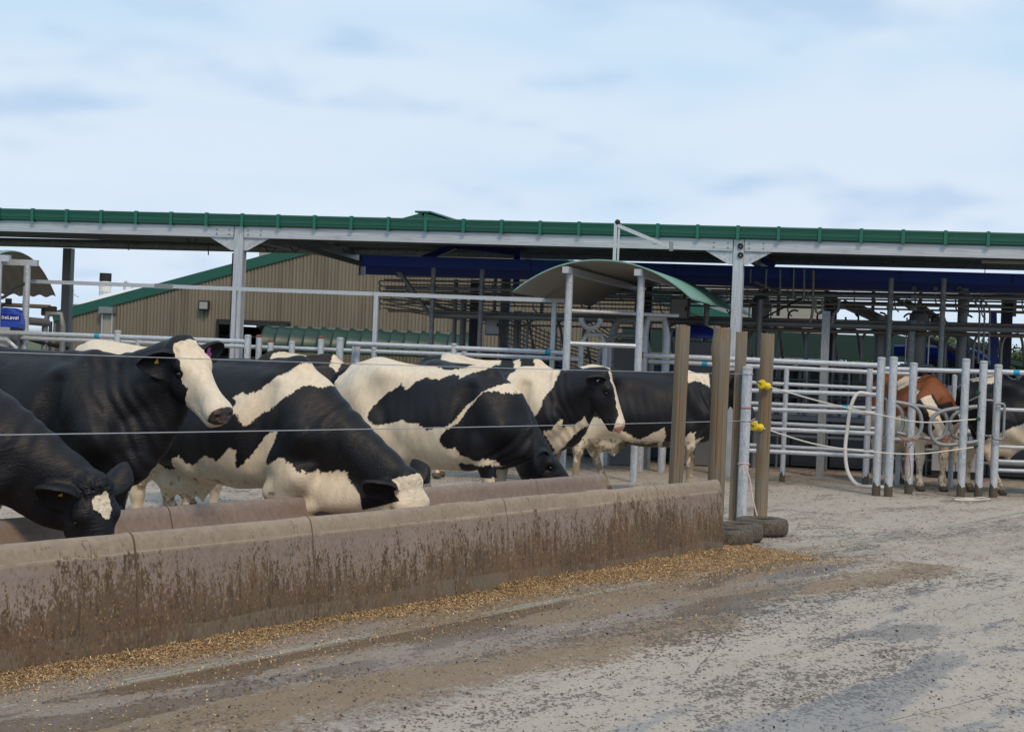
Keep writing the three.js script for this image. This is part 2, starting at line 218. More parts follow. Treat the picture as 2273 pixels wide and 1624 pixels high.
function troughSection(l0, l1, label) {
  const root = thing('concrete_trough_section', label, 'trough', trW((l0 + l1) / 2, -0.6).toArray(), Math.atan2(-TR.t[1], TR.t[0]), 'precast trough sections laid end to end');
  // local x runs along the trough, local z towards the yard
  const pos = [], uv = [], idx = [], n = Math.max(20, Math.round((l1 - l0) / 0.035)), m = TROUGH.length, mid = (l0 + l1) / 2;
  for (let i = 0; i <= n; i++) for (let j = 0; j < m; j++) {
    const l = l0 + (l1 - l0) * i / n, s = TL[j], p = TROUGH[j], er = Math.min(i, n - i) === 0 ? -0.004 : 0, a = TROUGH[Math.max(0, j - 1)], b = TROUGH[Math.min(m - 1, j + 1)], tx = b[0] - a[0], ty = b[1] - a[1], tl = Math.hypot(tx, ty);
    const d = 0.006 * (fbm2(l * 6, s * 6, 3) - 0.5) + crust(l, s) * 0.012 * (0.3 + noise2(l * 30, s * 18)) + er - (s > 0.46 && s < 0.62 && noise2(l * 3.3, 4) > 0.80 ? 0.007 : 0);
    pos.push(l - mid, Math.max(0, p[1] - tx / tl * d * -1), p[0] + 0.6 + ty / tl * d); uv.push((l + 2.4) / 8.9, s / TLEN);
  }
  for (let i = 0; i < n; i++) for (let j = 0; j < m - 1; j++) { const a = i * m + j; idx.push(a, a + m, a + 1, a + 1, a + m, a + m + 1); }
  // end caps: the profile closed along the ground
  const shape = TROUGH.map(p => new THREE.Vector2(p[0] + 0.6, p[1])); const tri = THREE.ShapeUtils.triangulateShape(shape, []);
  for (const [e, f] of [[0, 1], [n, 0]]) { const o = pos.length / 3; for (let j = 0; j < m; j++) { pos.push(pos[(e * m + j) * 3] , pos[(e * m + j) * 3 + 1], pos[(e * m + j) * 3 + 2]); uv.push((l0 + TROUGH[j][0] + 2.4) / 8.9, (0.75 + TROUGH[j][1] * 0.4) / TLEN); } for (const t of tri) f ? idx.push(o + t[0], o + t[2], o + t[1]) : idx.push(o + t[0], o + t[1], o + t[2]); }
  const g = new THREE.BufferGeometry(); g.setAttribute('position', new THREE.Float32BufferAttribute(pos, 3)); g.setAttribute('uv', new THREE.Float32BufferAttribute(uv, 2)); g.setIndex(idx); g.computeVertexNormals();
  mesh('trough_body', g, M.trough, root);
  return root;
}
troughSection(-2.30, -0.010, 'dirt-crusted concrete trough section nearest the camera, cut by the left picture edge');
troughSection(0.004, 1.335, 'concrete trough section with a dark gap at its left joint');
troughSection(1.345, 3.29, 'long brown stained concrete trough section under the grazing white-faced cow');
troughSection(3.298, 5.34, 'concrete trough section with thick cracked crust and a heap of feed at its foot');
troughSection(5.347, 6.40, 'last concrete trough section, its open end beside the timber posts');

// feed lying in the trough and spilled outside it
function mound(fn, l0, l1, w0, w1, nl, nw, mat, name, label) {
  const pos = [], idx = [], uv = [];
  for (let i = 0; i <= nl; i++) for (let j = 0; j <= nw; j++) { const l = l0 + (l1 - l0) * i / nl, w = w0 + (w1 - w0) * j / nw, p = trW(l, w, fn(l, w)); pos.push(p.x, p.y, p.z); uv.push(l * 0.9, w * 0.9); }
  for (let i = 0; i < nl; i++) for (let j = 0; j < nw; j++) { const a = i * (nw + 1) + j; idx.push(a, a + 1, a + nw + 1, a + 1, a + nw + 2, a + nw + 1); }
  const g = new THREE.BufferGeometry(); g.setAttribute('position', new THREE.Float32BufferAttribute(pos, 3)); g.setAttribute('uv', new THREE.Float32BufferAttribute(uv, 2)); g.setIndex(idx); g.computeVertexNormals();
  return struct(name, g, mat, 'stuff', label);
}
const feedMap = dataTex(1024, 1024, (u, v, o) => { const a = tileN(u, v, 150, 71), b = tileN(u + 0.03 * a, v * 1.0, 60, 72), c = tileN(u, v, 14, 73), f = a * 0.55 + b * 0.45; const k = f > 0.62 ? 1.5 : f < 0.36 ? 0.45 : 0.9; o[0] = mixn(0.19, 0.29, c) * k; o[1] = mixn(0.112, 0.170, c) * k; o[2] = mixn(0.050, 0.070, c) * k; });
M.feed = new THREE.MeshStandardMaterial({ map: feedMap, roughness: 0.95, bumpMap: feedMap, bumpScale: 0.008, side: THREE.DoubleSide });
const spill = l => (l < -0.6 ? 0.34 : l < 1.6 ? 0.15 + 0.16 * step01(1.4, -0.4, l) : l < 3 ? 0.17 : 0.26 + 0.24 * step01(4, 6.2, l)) + 0.26 * (noise2(l * 1.3 + 3, 4) - 0.5) + 0.10 * (noise2(l * 5, 2) - 0.4);
const spillH = (l, w) => { const e = spill(l) * (l > 6.4 ? Math.max(0.2, 1 - (l - 6.4) / 0.9) * 1.5 : 1), t = 1 - Math.max(0, w) / e, en = step01(-2.5, -2.2, l) * (l > 6.6 ? step01(7.15, 6.6, l) : 1); return en * (t > 0 ? (0.003 + (l > 3.1 ? 0.034 : 0.008) * Math.pow(t, 1.7)) * (0.5 + noise2(l * 9, w * 12)) + 0.010 * noise2(l * 40, w * 40) * Math.min(1, t * 5) : -0.012) - 0.004; };
mound(spillH, -2.4, 7.1, -0.10, 0.72, 380, 44, M.feed, 'spilled_feed', 'golden chopped feed spilled along the foot of the trough');
mound((l, w) => 0.15 + 0.07 * fbm2(l * 1.5, w * 3, 3) + 0.02 * noise2(l * 30, w * 30) - 0.1 * Math.pow((w + 0.6) / 0.4, 2) * 0.4, -2.2, 6.3, -0.96, -0.24, 220, 20, M.feed, 'trough_feed', 'chopped feed lying in the trough');
{
  // loose flakes: thin bent chips of straw and meal
  const chip = (a, b) => { const g = new THREE.BufferGeometry(); g.setAttribute('position', new THREE.Float32BufferAttribute([-a, 0, -b, 0, 0.25 * b, -b * 0.8, a, 0, -b * 0.4, a * 0.9, 0.1 * b, b, 0, 0.35 * b, b * 0.8, -a * 0.8, 0.05 * b, b * 0.7], 3)); g.setIndex([0, 5, 4, 0, 4, 1, 1, 4, 3, 1, 3, 2]); g.computeVertexNormals(); return g; };
  const flakes = (name, label, g, n, place, tint) => { const im = new THREE.InstancedMesh(g, S([1, 1, 1], 0.9, 0, { side: THREE.DoubleSide }), n), m = new THREE.Matrix4(), q = new THREE.Quaternion(), e = new THREE.Euler(), c = new THREE.Color(); for (let i = 0; i < n; i++) { const p = place(), s = 0.5 + rnd() * rnd() * 1.6; e.set((rnd() - 0.5) * 1.1, rnd() * 6.28, (rnd() - 0.5) * 1.1); q.setFromEuler(e); m.compose(p, q, V(s, s, s * (0.6 + rnd() * 0.8))); im.setMatrixAt(i, m); tint(c); im.setColorAt(i, c); } im.name = numbered(name); im.userData = { kind: 'stuff', label }; im.castShadow = im.receiveShadow = true; scene.add(im); };
  const gold = c => { const t = rnd(), k = 0.5 + rnd() * 0.8; t < 0.42 ? c.setRGB(0.44 * k, 0.275 * k, 0.115 * k) : t < 0.72 ? c.setRGB(0.58 * k, 0.44 * k, 0.27 * k) : c.setRGB(0.17 * k, 0.105 * k, 0.055 * k); };
  const brown = c => { const k = 0.5 + rnd(); rnd() < 0.8 ? c.setRGB(0.075 * k, 0.053 * k, 0.036 * k) : c.setRGB(0.30 * k, 0.20 * k, 0.08 * k); };
  const near = () => { for (;;) { const l = -2.4 + rnd() * 9.5, e = spill(l) * (l > 6.4 ? 1.2 : 1), w = l > 6.4 ? -0.6 + rnd() * 1.6 : -Math.log(1 - 0.94 * rnd()) * 0.48 * e; if (l > 6.4 && rnd() > Math.exp(-(l - 6.4) * 2.6)) continue; const h = spillH(l, w); return trW(l, w, Math.max(0.002, h) + 0.004 * rnd()); } };
  flakes('feed_flakes', 'loose meal flakes on the spilled feed', chip(0.0045, 0.0020), 70000, near, gold);
  flakes('straw_fibres', 'short stems of straw strewn in the spilled feed', chip(0.014, 0.0011), 45000, () => { const p = near(); if (rnd() < 0.4) { p.x += (rnd() - 0.3) * 0.34; p.z += (rnd() - 0.3) * 0.16; p.y = 0.003; } return p; }, gold);
  flakes('feed_crumbs', 'straw crumbs scattered thinly over the damp concrete', chip(0.0042, 0.002), 14000, () => { for (;;) { const l = -2 + rnd() * 10, w = 0.3 - Math.log(1 - rnd()) * 0.55; if (w < 2.6) return trW(l, w, 0.003); } }, gold);
  flakes('dung_crumbs', 'small dark crumbs of dung scattered over the yard', chip(0.0052, 0.0038), 12000, () => { const a = rnd(), z = -6 - rnd() * 16, hw = -z * 0.30; return V((rnd() * 2 - 1) * hw + 0.8, 0.003, z); }, brown);
}
// ---------------------------------------------------------------- milking shed: open front, gutter, fascia, columns, roof
const B = inShed, U = (u, v, b, du = 0, dv = 0) => B(u + du, v + dv, b);
{
  const root = shedThing('milking_shed', 'long open-fronted milking shed with green gutter and galvanised fascia beam', 'building');
  const yT = B(1136, 491, 0).y, x0 = -11, x1 = 9.2, gh = 0.158;                    // top of gutter
  // gutter: a folded strip with two rolled beads
  const gp = [[0.0, yT], [0.118, yT], [0.122, yT - 0.018], [0.114, yT - 0.045], [0.120, yT - 0.052], [0.114, yT - 0.059], [0.112, yT - 0.098], [0.118, yT - 0.105], [0.112, yT - 0.112], [0.108, yT - 0.145], [0.09, yT - gh], [0.0, yT - gh]];
  const sh = new THREE.Shape(gp.map(p => new THREE.Vector2(p[0], p[1])));
  const g = new THREE.ExtrudeGeometry(sh, { depth: x1 - x0, bevelEnabled: false }); g.rotateY(Math.PI / 2); g.scale(1, 1, -1); { const ix = g.index; if (!ix) { const p = g.attributes.position, n = g.attributes.normal, u = g.attributes.uv; for (let i = 0; i < p.count; i += 3) for (const a of [p, n, u]) for (let k = 0; k < a.itemSize; k++) { const t = a.array[(i + 1) * a.itemSize + k]; a.array[(i + 1) * a.itemSize + k] = a.array[(i + 2) * a.itemSize + k]; a.array[(i + 2) * a.itemSize + k] = t; } } }
  g.translate(x0, 0, 0); g.computeVertexNormals();
  const gut = mesh('gutter', g, M.green, root);
  const b0 = B(5, 476, 0).x, bg = join([box(0.042, gh + 0.012, 0.008, 0, yT - gh / 2, 0.128), box(0.042, 0.008, 0.05, 0, yT + 0.006, 0.104), box(0.03, 0.01, 0.08, 0.012, yT - gh - 0.008, 0.09)]);
  for (let i = -6; i < 32; i++) { const o = mesh('gutter_bracket', bg, M.greenLight, gut); o.position.x = b0 + i * 0.513; }
  // fascia: channel sections butted at the columns
  const c1 = B(533, 520, 0).x, c2 = B(1641, 548, 0).x, sp = c2 - c1, cols = [c1 - sp, c1, c2, c2 + sp], fh = 0.15, yF = yT - gh - 0.004;
  for (let i = 0; i < 3; i++) {
    const a = Math.max(x0, cols[i] + 0.075), b = Math.min(x1, cols[i + 1] - 0.075);
    const f = mesh('fascia_beam', join([box(b - a, fh - 0.012, 0.006, (a + b) / 2, yF - fh / 2, 0.055), box(b - a, 0.006, 0.06, (a + b) / 2, yF - 0.003, 0.028), box(b - a, 0.006, 0.06, (a + b) / 2, yF - fh + 0.003, 0.028)]), M.beam, root);
    for (const e of [a + 0.06, a + 0.24, b - 0.06, b - 0.24]) for (const dy of [0.045, 0.105]) { const w = new THREE.CylinderGeometry(0.011, 0.011, 0.012, 6); w.rotateX(Math.PI / 2); w.translate(e, yF - dy, 0.064); mesh('bolt', w, M.galvDull, f); }
  }
  for (const x of cols) if (x > x0 && x < x1) {
    const c = mesh('column', join([box(0.008, yF + 0.005, 0.12, x - 0.062, (yF) / 2, -0.01), box(0.008, yF + 0.005, 0.12, x + 0.062, yF / 2, -0.01), box(0.124, yF, 0.01, x, yF / 2, 0.052), box(0.05, yF, 0.008, x - 0.045, yF / 2, -0.07), box(0.05, yF, 0.008, x + 0.045, yF / 2, -0.07)]), M.galv, root);
    for (const s of [-1, 1]) { const k = new THREE.Shape([[0, 0], [s * 0.36, 0], [s * 0.05, -0.17], [0, -0.17]].map(p => new THREE.Vector2(...p))); const e = new THREE.ExtrudeGeometry(k, { depth: 0.008, bevelEnabled: false }); e.translate(x + s * 0.068, yF - fh - 0.002, 0.02); mesh('gusset_plate', e, M.beam, c); }
  }
  // roof sheet, slightly falling to the front, on purlins and rafters
  const D = 5.2, rise = B(100, 520, 5.2).y - yT + 0.03, sheet = []; const pos = [], idx = []; let n = 0; const pitch = 0.19, N = Math.round((x1 - x0) / pitch);
  for (let i = 0; i <= N * 4; i++) { const x = x0 + (x1 - x0) * i / (N * 4), h = [0, 0.028, 0.028, 0][i % 4]; pos.push(x, yT - 0.03 + h, 0.06, x, yT - 0.03 + rise + h, -D); if (i) { const a = (i - 1) * 2; idx.push(a, a + 2, a + 1, a + 1, a + 2, a + 3); } }
  const rg = new THREE.BufferGeometry(); rg.setAttribute('position', new THREE.Float32BufferAttribute(pos, 3)); rg.setAttribute('uv', new THREE.Float32BufferAttribute(pos.filter((_, i) => i % 3 !== 1), 2)); rg.setIndex(idx); rg.computeVertexNormals(); const rgm = M.hoodUnder.clone(); rgm.side = THREE.DoubleSide; rgm.color.setRGB(0.18, 0.19, 0.19);
  const roof = mesh('roof_sheet', rg, rgm, root);
  for (const z of [0.9, 2.0, 3.1, 4.2]) mesh('purlin', box(x1 - x0, 0.10, 0.055, (x0 + x1) / 2, yT - 0.10 + rise * z / D, -z), M.galvDull, roof);
  for (const x of cols) if (x > x0 && x < x1) mesh('rafter', bar(V(x, yT - 0.24, -0.1), V(x, yT - 0.24 + rise, -D), 0.09, 0.2), M.galvDull, roof);
  // rear row
  const rb = 5, pA = B(-160, 533, rb), pB = B(2440, 593, rb), rear = mesh('rear_beam', rod(pA, pB, 0.075, 16), M.galvDull, root);
  for (const u of [152, 528, 1128, 1700, 2320]) { const x = B(u, 560, rb).x; mesh('rear_column', join([box(0.15, pA.y - 0.07, 0.14, x, (pA.y - 0.07) / 2, -rb)]), M.steelDark, root); }  // galvanised columns under the roof; part of their shade is in the darker grey
  for (const [u, v] of [[285, 585], [462, 596]]) mesh('pipe_clip', join([rod(B(u, v - 52, rb - 0.15), B(u, v - 30, rb - 0.15), 0.01, 6)]), M.steelDark, rear);
  // knee brace from the first column back to the machine frame
  mesh('brace', bar(B(640, 540, 1.0), B(800, 585, 2.8), 0.06, 0.07), M.steelDark, root);
  // conduit loops hung below the fascia
  for (const [u, v] of [[425, 528], [513, 530], [600, 548], [655, 545], [770, 548]]) { const c = B(u, v, 0.3), t = new THREE.TorusGeometry(0.07, 0.008, 6, 18, Math.PI); t.rotateZ(Math.PI); t.translate(c.x, c.y, c.z); mesh('cable_loop', t, M.rubber, root); }
  // pulley pair on the second column
  for (const v of [546, 566]) { const p = B(1644, v, -0.075); const w = new THREE.TorusGeometry(0.026, 0.013, 8, 16); w.translate(p.x, p.y, p.z); mesh('pulley', w, M.black, root); }
  // fluorescent batten and a drop cord under the roof at the right
  const l0 = B(2180, 579, 0.6), l1 = B(2420, 585, 0.6); const lt = mesh('batten_light', rod(l0, l1, 0.03, 12), M.hoodUnder, root); mesh('pull_cord', rod(B(2188, 582, 0.6), B(2187, 606, 0.6), 0.006, 6), M.rubber, lt);
  // dome lamp under the fascia
  { const p = B(1407, 548, 0.4); const d = new THREE.SphereGeometry(0.13, 20, 8, 0, 6.283, 0, 1.2); d.scale(1, 0.42, 1); d.rotateX(Math.PI); d.translate(p.x, p.y + 0.01, p.z); mesh('dome_lamp', d, M.black, root); }
}
// ---------------------------------------------------------------- tan corrugated shed beyond, its awning, lamp and milk silo
{
  const b = 29, root = shedThing('corrugated_shed', 'tan corrugated gable shed with green barge boards behind the milking shed', 'building');
  const eL = B(118, 703, b), ap = B(940, 484, b), eR = B(1775, 762, b), pitch = 0.112, n = Math.round((eR.x - eL.x) / pitch), pos = [], col = [], idx = [];
  const dw0 = B(486, 712, b), dw1 = B(640, 712, b), yb = -0.4;
  const topAt = x => x < ap.x ? mixn(eL.y, ap.y, (x - eL.x) / (ap.x - eL.x)) : mixn(eR.y, ap.y, (eR.x - x) / (eR.x - ap.x));
  const rows = 12;
  for (let i = 0; i <= n * 4; i++) {
    const x = eL.x + (eR.x - eL.x) * i / (n * 4), z = [0, 0.034, 0.034, 0][i % 4], open = x > dw0.x && x < dw1.x;
    for (let j = 0; j <= rows; j++) { const y0 = open ? dw0.y : yb, y = mixn(y0, topAt(x), j / rows); pos.push(x, y, -b + z); const k = 0.80 + 0.35 * fbm2(x * 1.3, y * 0.6, 3), al = step01(0.52, 0.70, fbm2(x * 0.9 + 3, y * 0.8, 3)) * step01(1.9, 0.8, y) * 0.7, st = noise2(x * 9, y * 0.5) > 0.72 ? 0.82 : 1; col.push(mixn(0.175, 0.075, al) * k * st, mixn(0.15, 0.075, al) * k * st, mixn(0.112, 0.035, al) * k * st); }
    if (i) for (let j = 0; j < rows; j++) { const a = (i - 1) * (rows + 1) + j, c = a + rows + 1; idx.push(a, c, a + 1, a + 1, c, c + 1); }
  }
  const g = new THREE.BufferGeometry(); g.setAttribute('position', new THREE.Float32BufferAttribute(pos, 3)); g.setAttribute('color', new THREE.Float32BufferAttribute(col, 3)); g.setAttribute('uv', new THREE.Float32BufferAttribute(pos.filter((_, i) => i % 3 !== 2), 2)); g.setIndex(idx); g.computeVertexNormals();
  mesh('corrugated_wall', g, M.tan, root);
  const dz = 18;
  for (const [p, q] of [[eL, ap], [ap, eR]]) {
    mesh('barge_board', bar(p.clone().setZ(-b + 0.06), q.clone().setZ(-b + 0.06), 0.04, 0.30), M.green, root);
    const r = mesh('roof_slope', bar(p.clone().add(V(0, 0.16, -dz / 2)), q.clone().add(V(0, 0.16, -dz / 2)), dz, 0.03), M.green, root);
  }
  mesh('ridge_cap', join([bar(V(ap.x, ap.y + 0.185, 0.1 - b), V(ap.x, ap.y + 0.185, -b - dz), 0.5, 0.05)]), M.greenLight, root);
  for (const x of [eL.x + 0.05, eR.x - 0.05]) mesh('side_wall', box(0.05, 2.4, dz, x, 0.8, -b - dz / 2 - 0.05), M.panelDark, root);
  // doorway with a torn rubber header and the dim room behind it
  const dr = mesh('doorway', join([box(dw1.x - dw0.x + 0.1, 0.16, 0.1, (dw0.x + dw1.x) / 2, dw0.y - 0.02, -b + 0.05), box(0.08, dw0.y - yb, 0.1, dw0.x - 0.02, (dw0.y + yb) / 2, -b + 0.05), box(0.08, dw0.y - yb, 0.1, dw1.x + 0.02, (dw0.y + yb) / 2, -b + 0.05)]), M.rubber, root);
  mesh('back_wall', box(eR.x - eL.x, 6.2, 0.1, (eL.x + eR.x) / 2, 2.0, -b - dz), M.hoodUnder, root); mesh('shed_floor', box(eR.x - eL.x, 0.04, dz, (eL.x + eR.x) / 2, -0.38, -b - dz / 2), M.hoodUnder, root);
  for (let i = 0; i < 4; i++) mesh('shelf', box(dw1.x - dw0.x + 1, 0.05, 0.4, (dw0.x + dw1.x) / 2, dw0.y - 0.45 - i * 0.32, -b - 1.2), M.panelDark, dr);
  // boxed-in side hatch with two light jambs
  const h0 = B(232, 692, b), h1 = B(252, 745, b); const ht = mesh('vent_hatch', box(h1.x - h0.x, h0.y - h1.y + 0.4, 0.12, (h0.x + h1.x) / 2, (h0.y + h1.y) / 2 - 0.2, -b + 0.08), M.hoodUnder, root); for (const x of [h0.x, h1.x]) mesh('hatch_jamb', box(0.04, h0.y - h1.y + 0.4, 0.06, x, (h0.y + h1.y) / 2 - 0.2, -b + 0.16), M.galv, ht); mesh('hatch_hood', box(0.46, 0.2, 0.3, (h0.x + h1.x) / 2, h0.y + 0.06, -b + 0.16), M.galvDull, ht);
}
{
  const p = B(455, 678, 28.9), root = shedThing('floodlight', 'square black floodlight on the tan corrugated wall', 'lamp');
  mesh('housing', box(0.34, 0.30, 0.12, p.x, p.y, p.z + 0.08, 0.02), M.black, root); mesh('lens', box(0.26, 0.21, 0.01, p.x, p.y, p.z + 0.147), M.lens, root); mesh('bracket', box(0.03, 0.2, 0.03, p.x, p.y - 0.2, p.z + 0.05), M.rubber, root);
}
{
  // roll-top awning of ribbed green sheet along the wall
  const b = 27.4, root = shedThing('ribbed_awning', 'dark green ribbed roll-top awning along the tan shed wall', 'awning'), a = B(592, 724, b), c = B(1066, 740, b), n = 15, R = 0.62, w = (c.x - a.x) / n;
  for (let i = 0; i < n; i++) {
    const pos = [], idx = [], K = 18, x0 = a.x + i * w, prof = []; for (let k = 0; k <= K; k++) { const t = k / K * 1.75; prof.push([Math.sin(t), Math.cos(t)]); }
    const ys = [0, 0.12, 0.24, 1]; for (let q = 0; q < 4; q++) for (const [s, cc] of prof) { const rr = R + (q === 1 ? 0.13 : q === 2 ? 0.09 : 0); pos.push(x0 + ys[q] * w, a.y - R + cc * rr * 0.9 + (q === 1 ? 0 : 0), -b + s * rr); }
    for (let q = 0; q < 3; q++) for (let k = 0; k < K; k++) { const o = q * (K + 1) + k; idx.push(o, o + 1, o + K + 1, o + 1, o + K + 2, o + K + 1); }
    const g = new THREE.BufferGeometry(); g.setAttribute('position', new THREE.Float32BufferAttribute(pos, 3)); g.setIndex(idx); g.computeVertexNormals(); const o = mesh('awning_bay', g, M.awning, root);
    if (i === 0) M.awning.side = THREE.DoubleSide;
  }
  mesh('flashing', bar(V(a.x, a.y + 0.0, -b - 0.1), V(c.x, a.y + 0.0, -b - 0.1), 0.3, 0.03), M.galvDull, root);
  for (const x of [a.x + 0.1, (a.x + c.x) / 2, c.x - 0.1]) mesh('prop', box(0.08, a.y - 0.2, 0.08, x, (a.y - 0.2) / 2 - 0.1, -b - 0.3), M.steelDark, root);
  
}
{
  const s = 62, c = at(305, 700, s), R = 3.1, root = thing('milk_silo', 'white domed milk silo behind the left end of the tan shed', 'tank', [c.x, 0, c.z - R]), y = at(228, 676, s).y;
  const pts = [[0.001, y + 0.80], [0.8, y + 0.74], [1.9, y + 0.46], [2.8, y + 0.12], [R, y], [R, y - 0.10], [R - 0.03, y - 0.12], [R - 0.03, -0.03]].map(p => new THREE.Vector2(p[0], p[1])).reverse();
  mesh('shell', new THREE.LatheGeometry(pts, 56), M.white, root); mesh('rim_band', new THREE.TorusGeometry(R + 0.01, 0.035, 8, 56).rotateX(Math.PI / 2).translate(0, y - 0.02, 0), M.galv, root);
  { const x = -1.75, z = 0.7, y0 = y + 0.46; const v = mesh('vent_cowl', join([new THREE.CylinderGeometry(0.26, 0.20, 0.30, 20).translate(x, y0 + 0.20, z), new THREE.CylinderGeometry(0.20, 0.26, 0.1, 20).translate(x, y0 + 0.4, z)]), M.white, root); mesh('vent_cap', new THREE.CylinderGeometry(0.22, 0.22, 0.3, 18).translate(x, y0 + 0.60, z), M.black, v); for (let i = 0; i < 8; i++) { const a = i * 0.785; mesh('vent_leg', rod(V(x + Math.cos(a) * 0.2, y0 - 0.16, z + Math.sin(a) * 0.2), V(x + Math.cos(a) * 0.2, y0 + 0.08, z + Math.sin(a) * 0.2), 0.02, 6), M.galv, v); } }
  { const x = -1.05, z = 0.5, y0 = y + 0.56; const v = mesh('valve_pipe', elbow([V(x - 0.02, y0 - 0.1, z), V(x - 0.02, y0 + 0.42, z), V(x + 0.3, y0 + 0.2, z), V(x + 0.32, y0 - 0.05, z)], 0.05, 0.12), M.galv, root); mesh('valve_flange', new THREE.CylinderGeometry(0.15, 0.15, 0.05, 16).translate(x - 0.02, y0 - 0.06, z), M.white, v); }
  mesh('ladder_top', join([rod(V(-R - 0.05, y - 2, 0.2), V(-R - 0.05, y + 0.6, 0.2), 0.03, 6), rod(V(-R - 0.05, y - 2, -0.2), V(-R - 0.05, y + 0.6, -0.2), 0.03, 6), rod(V(-R - 0.05, y + 0.5, 0.2), V(-R + 0.25, y + 0.3, 0.2), 0.03, 6)]), M.galv, root);
}
// ---------------------------------------------------------------- milking platform under the roof
const galvPipe = (root, name, pts, r, m = M.steelBrown, bend = 0.12) => mesh(name, pts.length === 2 ? rod(pts[0], pts[1], r, 12) : elbow(pts, r, bend), m, root);
{
  const root = shedThing('ring_beam', 'deep blue steel ring beam running under the shed roof', 'beam'), b = 3.3;
  const p0 = B(806, 566, b), p1 = B(2460, 610, b), y0 = p0.y, L = p1.x - p0.x;
  mesh('upper_web', box(L, 0.17, 0.20, (p0.x + p1.x) / 2, y0 - 0.085, -b), M.blueLight, root);
  mesh('shaded_lower_half', join([box(L - 0.06, 0.12, 0.14, (p0.x + p1.x) / 2 + 0.03, y0 - 0.232, -b - 0.02)]), M.blue, root);  // lower half of the same beam, its shade put into a darker blue
  mesh('end_plate', box(0.02, 0.32, 0.26, p0.x - 0.012, y0 - 0.15, -b), M.blue, root);
  for (const u of [1180, 1500, 1760, 2000, 2250]) mesh('stiffener', box(0.02, 0.15, 0.02, B(u, 600, b).x, y0 - 0.085, -b + 0.11), M.blue, root);
  for (const [u0, v0, u1, v1, bb] of [[940, 575, 1010, 545, 4.0], [1010, 545, 1150, 560, 4.2], [1150, 540, 1147, 640, 4.0], [1655, 555, 1720, 590, 3.0], [2205, 690, 2210, 880, 3.6], [2138, 690, 2140, 880, 3.4]]) mesh('strut', bar(B(u0, v0, bb), B(u1, v1, bb), 0.10, 0.10), M.blue, root);
  for (const u of [1060, 1440, 1850, 2240]) mesh('post', box(0.16, y0 - 0.3, 0.16, B(u, 600, 4).x, (y0 - 0.3) / 2, -4.0), M.navy, root);
  for (const u of [2030, 2078, 2130]) { const p = B(u, 640, 3.15); mesh('end_plate', box(0.06, 0.05, 0.02, p.x, p.y, p.z), M.galvDull, root); }
}
{
  const root = shedThing('pipe_rack', 'rack of brown horizontal pipes hung along the milking platform', 'pipes');
  const b = 2.6, H = [[852, 621, 2460, 656, 0.016], [856, 638, 2460, 666, 0.030], [850, 646, 2460, 674, 0.014], [850, 657, 2460, 686, 0.016], [850, 666, 2460, 695, 0.012], [862, 689, 2460, 726, 0.022], [1630, 729, 2460, 750, 0.030]];
  H.forEach((h, i) => galvPipe(root, 'pipe', [B(h[0], h[1], b + (i % 3) * 0.12), B(h[2], h[3], b + (i % 3) * 0.12)], h[4], i === 1 ? M.galvDull : M.steelBrown));
  galvPipe(root, 'drain_pipe', [B(886, 604, 2.3), B(883, 697, 2.3), B(2460, 737, 2.3)], 0.046, M.steelDark, 0.14);
  // return bends at the left end
  for (const v of [628, 640, 652, 668, 680]) { const p = B(846, v, b), t = new THREE.TorusGeometry(0.035, 0.012, 6, 14, Math.PI); t.rotateZ(Math.PI / 2); t.translate(p.x, p.y, p.z); mesh('return_bend', t, M.steelBrown, root); galvPipe(root, 'pipe', [B(842, v - 5, b), B(900, v - 3, b + 0.1)], 0.010); }
  // trap and gooseneck below the rack
  const P = (u, v, bb = 2.1) => B(u, v, bb);
  galvPipe(root, 'u_trap', [P(1811, 663), P(1811, 695), P(1826, 696), P(1826, 663)], 0.016, M.galvDull, 0.05);
  galvPipe(root, 'gooseneck', [P(1863, 665), P(1862, 690), P(1850, 694), P(1848, 720)], 0.026, M.steelDark, 0.1);
  galvPipe(root, 'down_pipe', [P(1806, 600), P(1804, 700), P(1798, 716)], 0.020, M.steelBrown, 0.1);
  for (const [u0, v0, u1, v1] of [[1667, 597, 1666, 628], [1702, 597, 1700, 640], [1733, 597, 1732, 652], [1763, 597, 1761, 662], [1786, 597, 1785, 668]]) galvPipe(root, 'drop_rod', [P(u0, v0, 1.8), P(u1, v1, 1.8)], 0.012, M.galvDull);
  galvPipe(root, 'diagonal', [P(1690, 708), P(1790, 657)], 0.012, M.black); galvPipe(root, 'diagonal', [P(1675, 625, 2.4), P(1780, 668, 2.4)], 0.022, M.steelDark);
  for (const u of [2172, 2183, 2195]) galvPipe(root, 'riser', [P(u, 806, 2.3), P(u + 4, 676, 2.3), P(u - 22, 662, 2.3)], 0.014, M.steelDark, 0.12);
  for (const [u, v] of [[1180, 700], [1440, 702], [1690, 641], [1985, 662], [2090, 664]]) { const p = B(u, v, b), t = new THREE.CylinderGeometry(0.045, 0.045, 0.03, 12); t.rotateZ(Math.PI / 2); t.translate(p.x, p.y, p.z); mesh('flange', t, M.steelDark, root); }
}
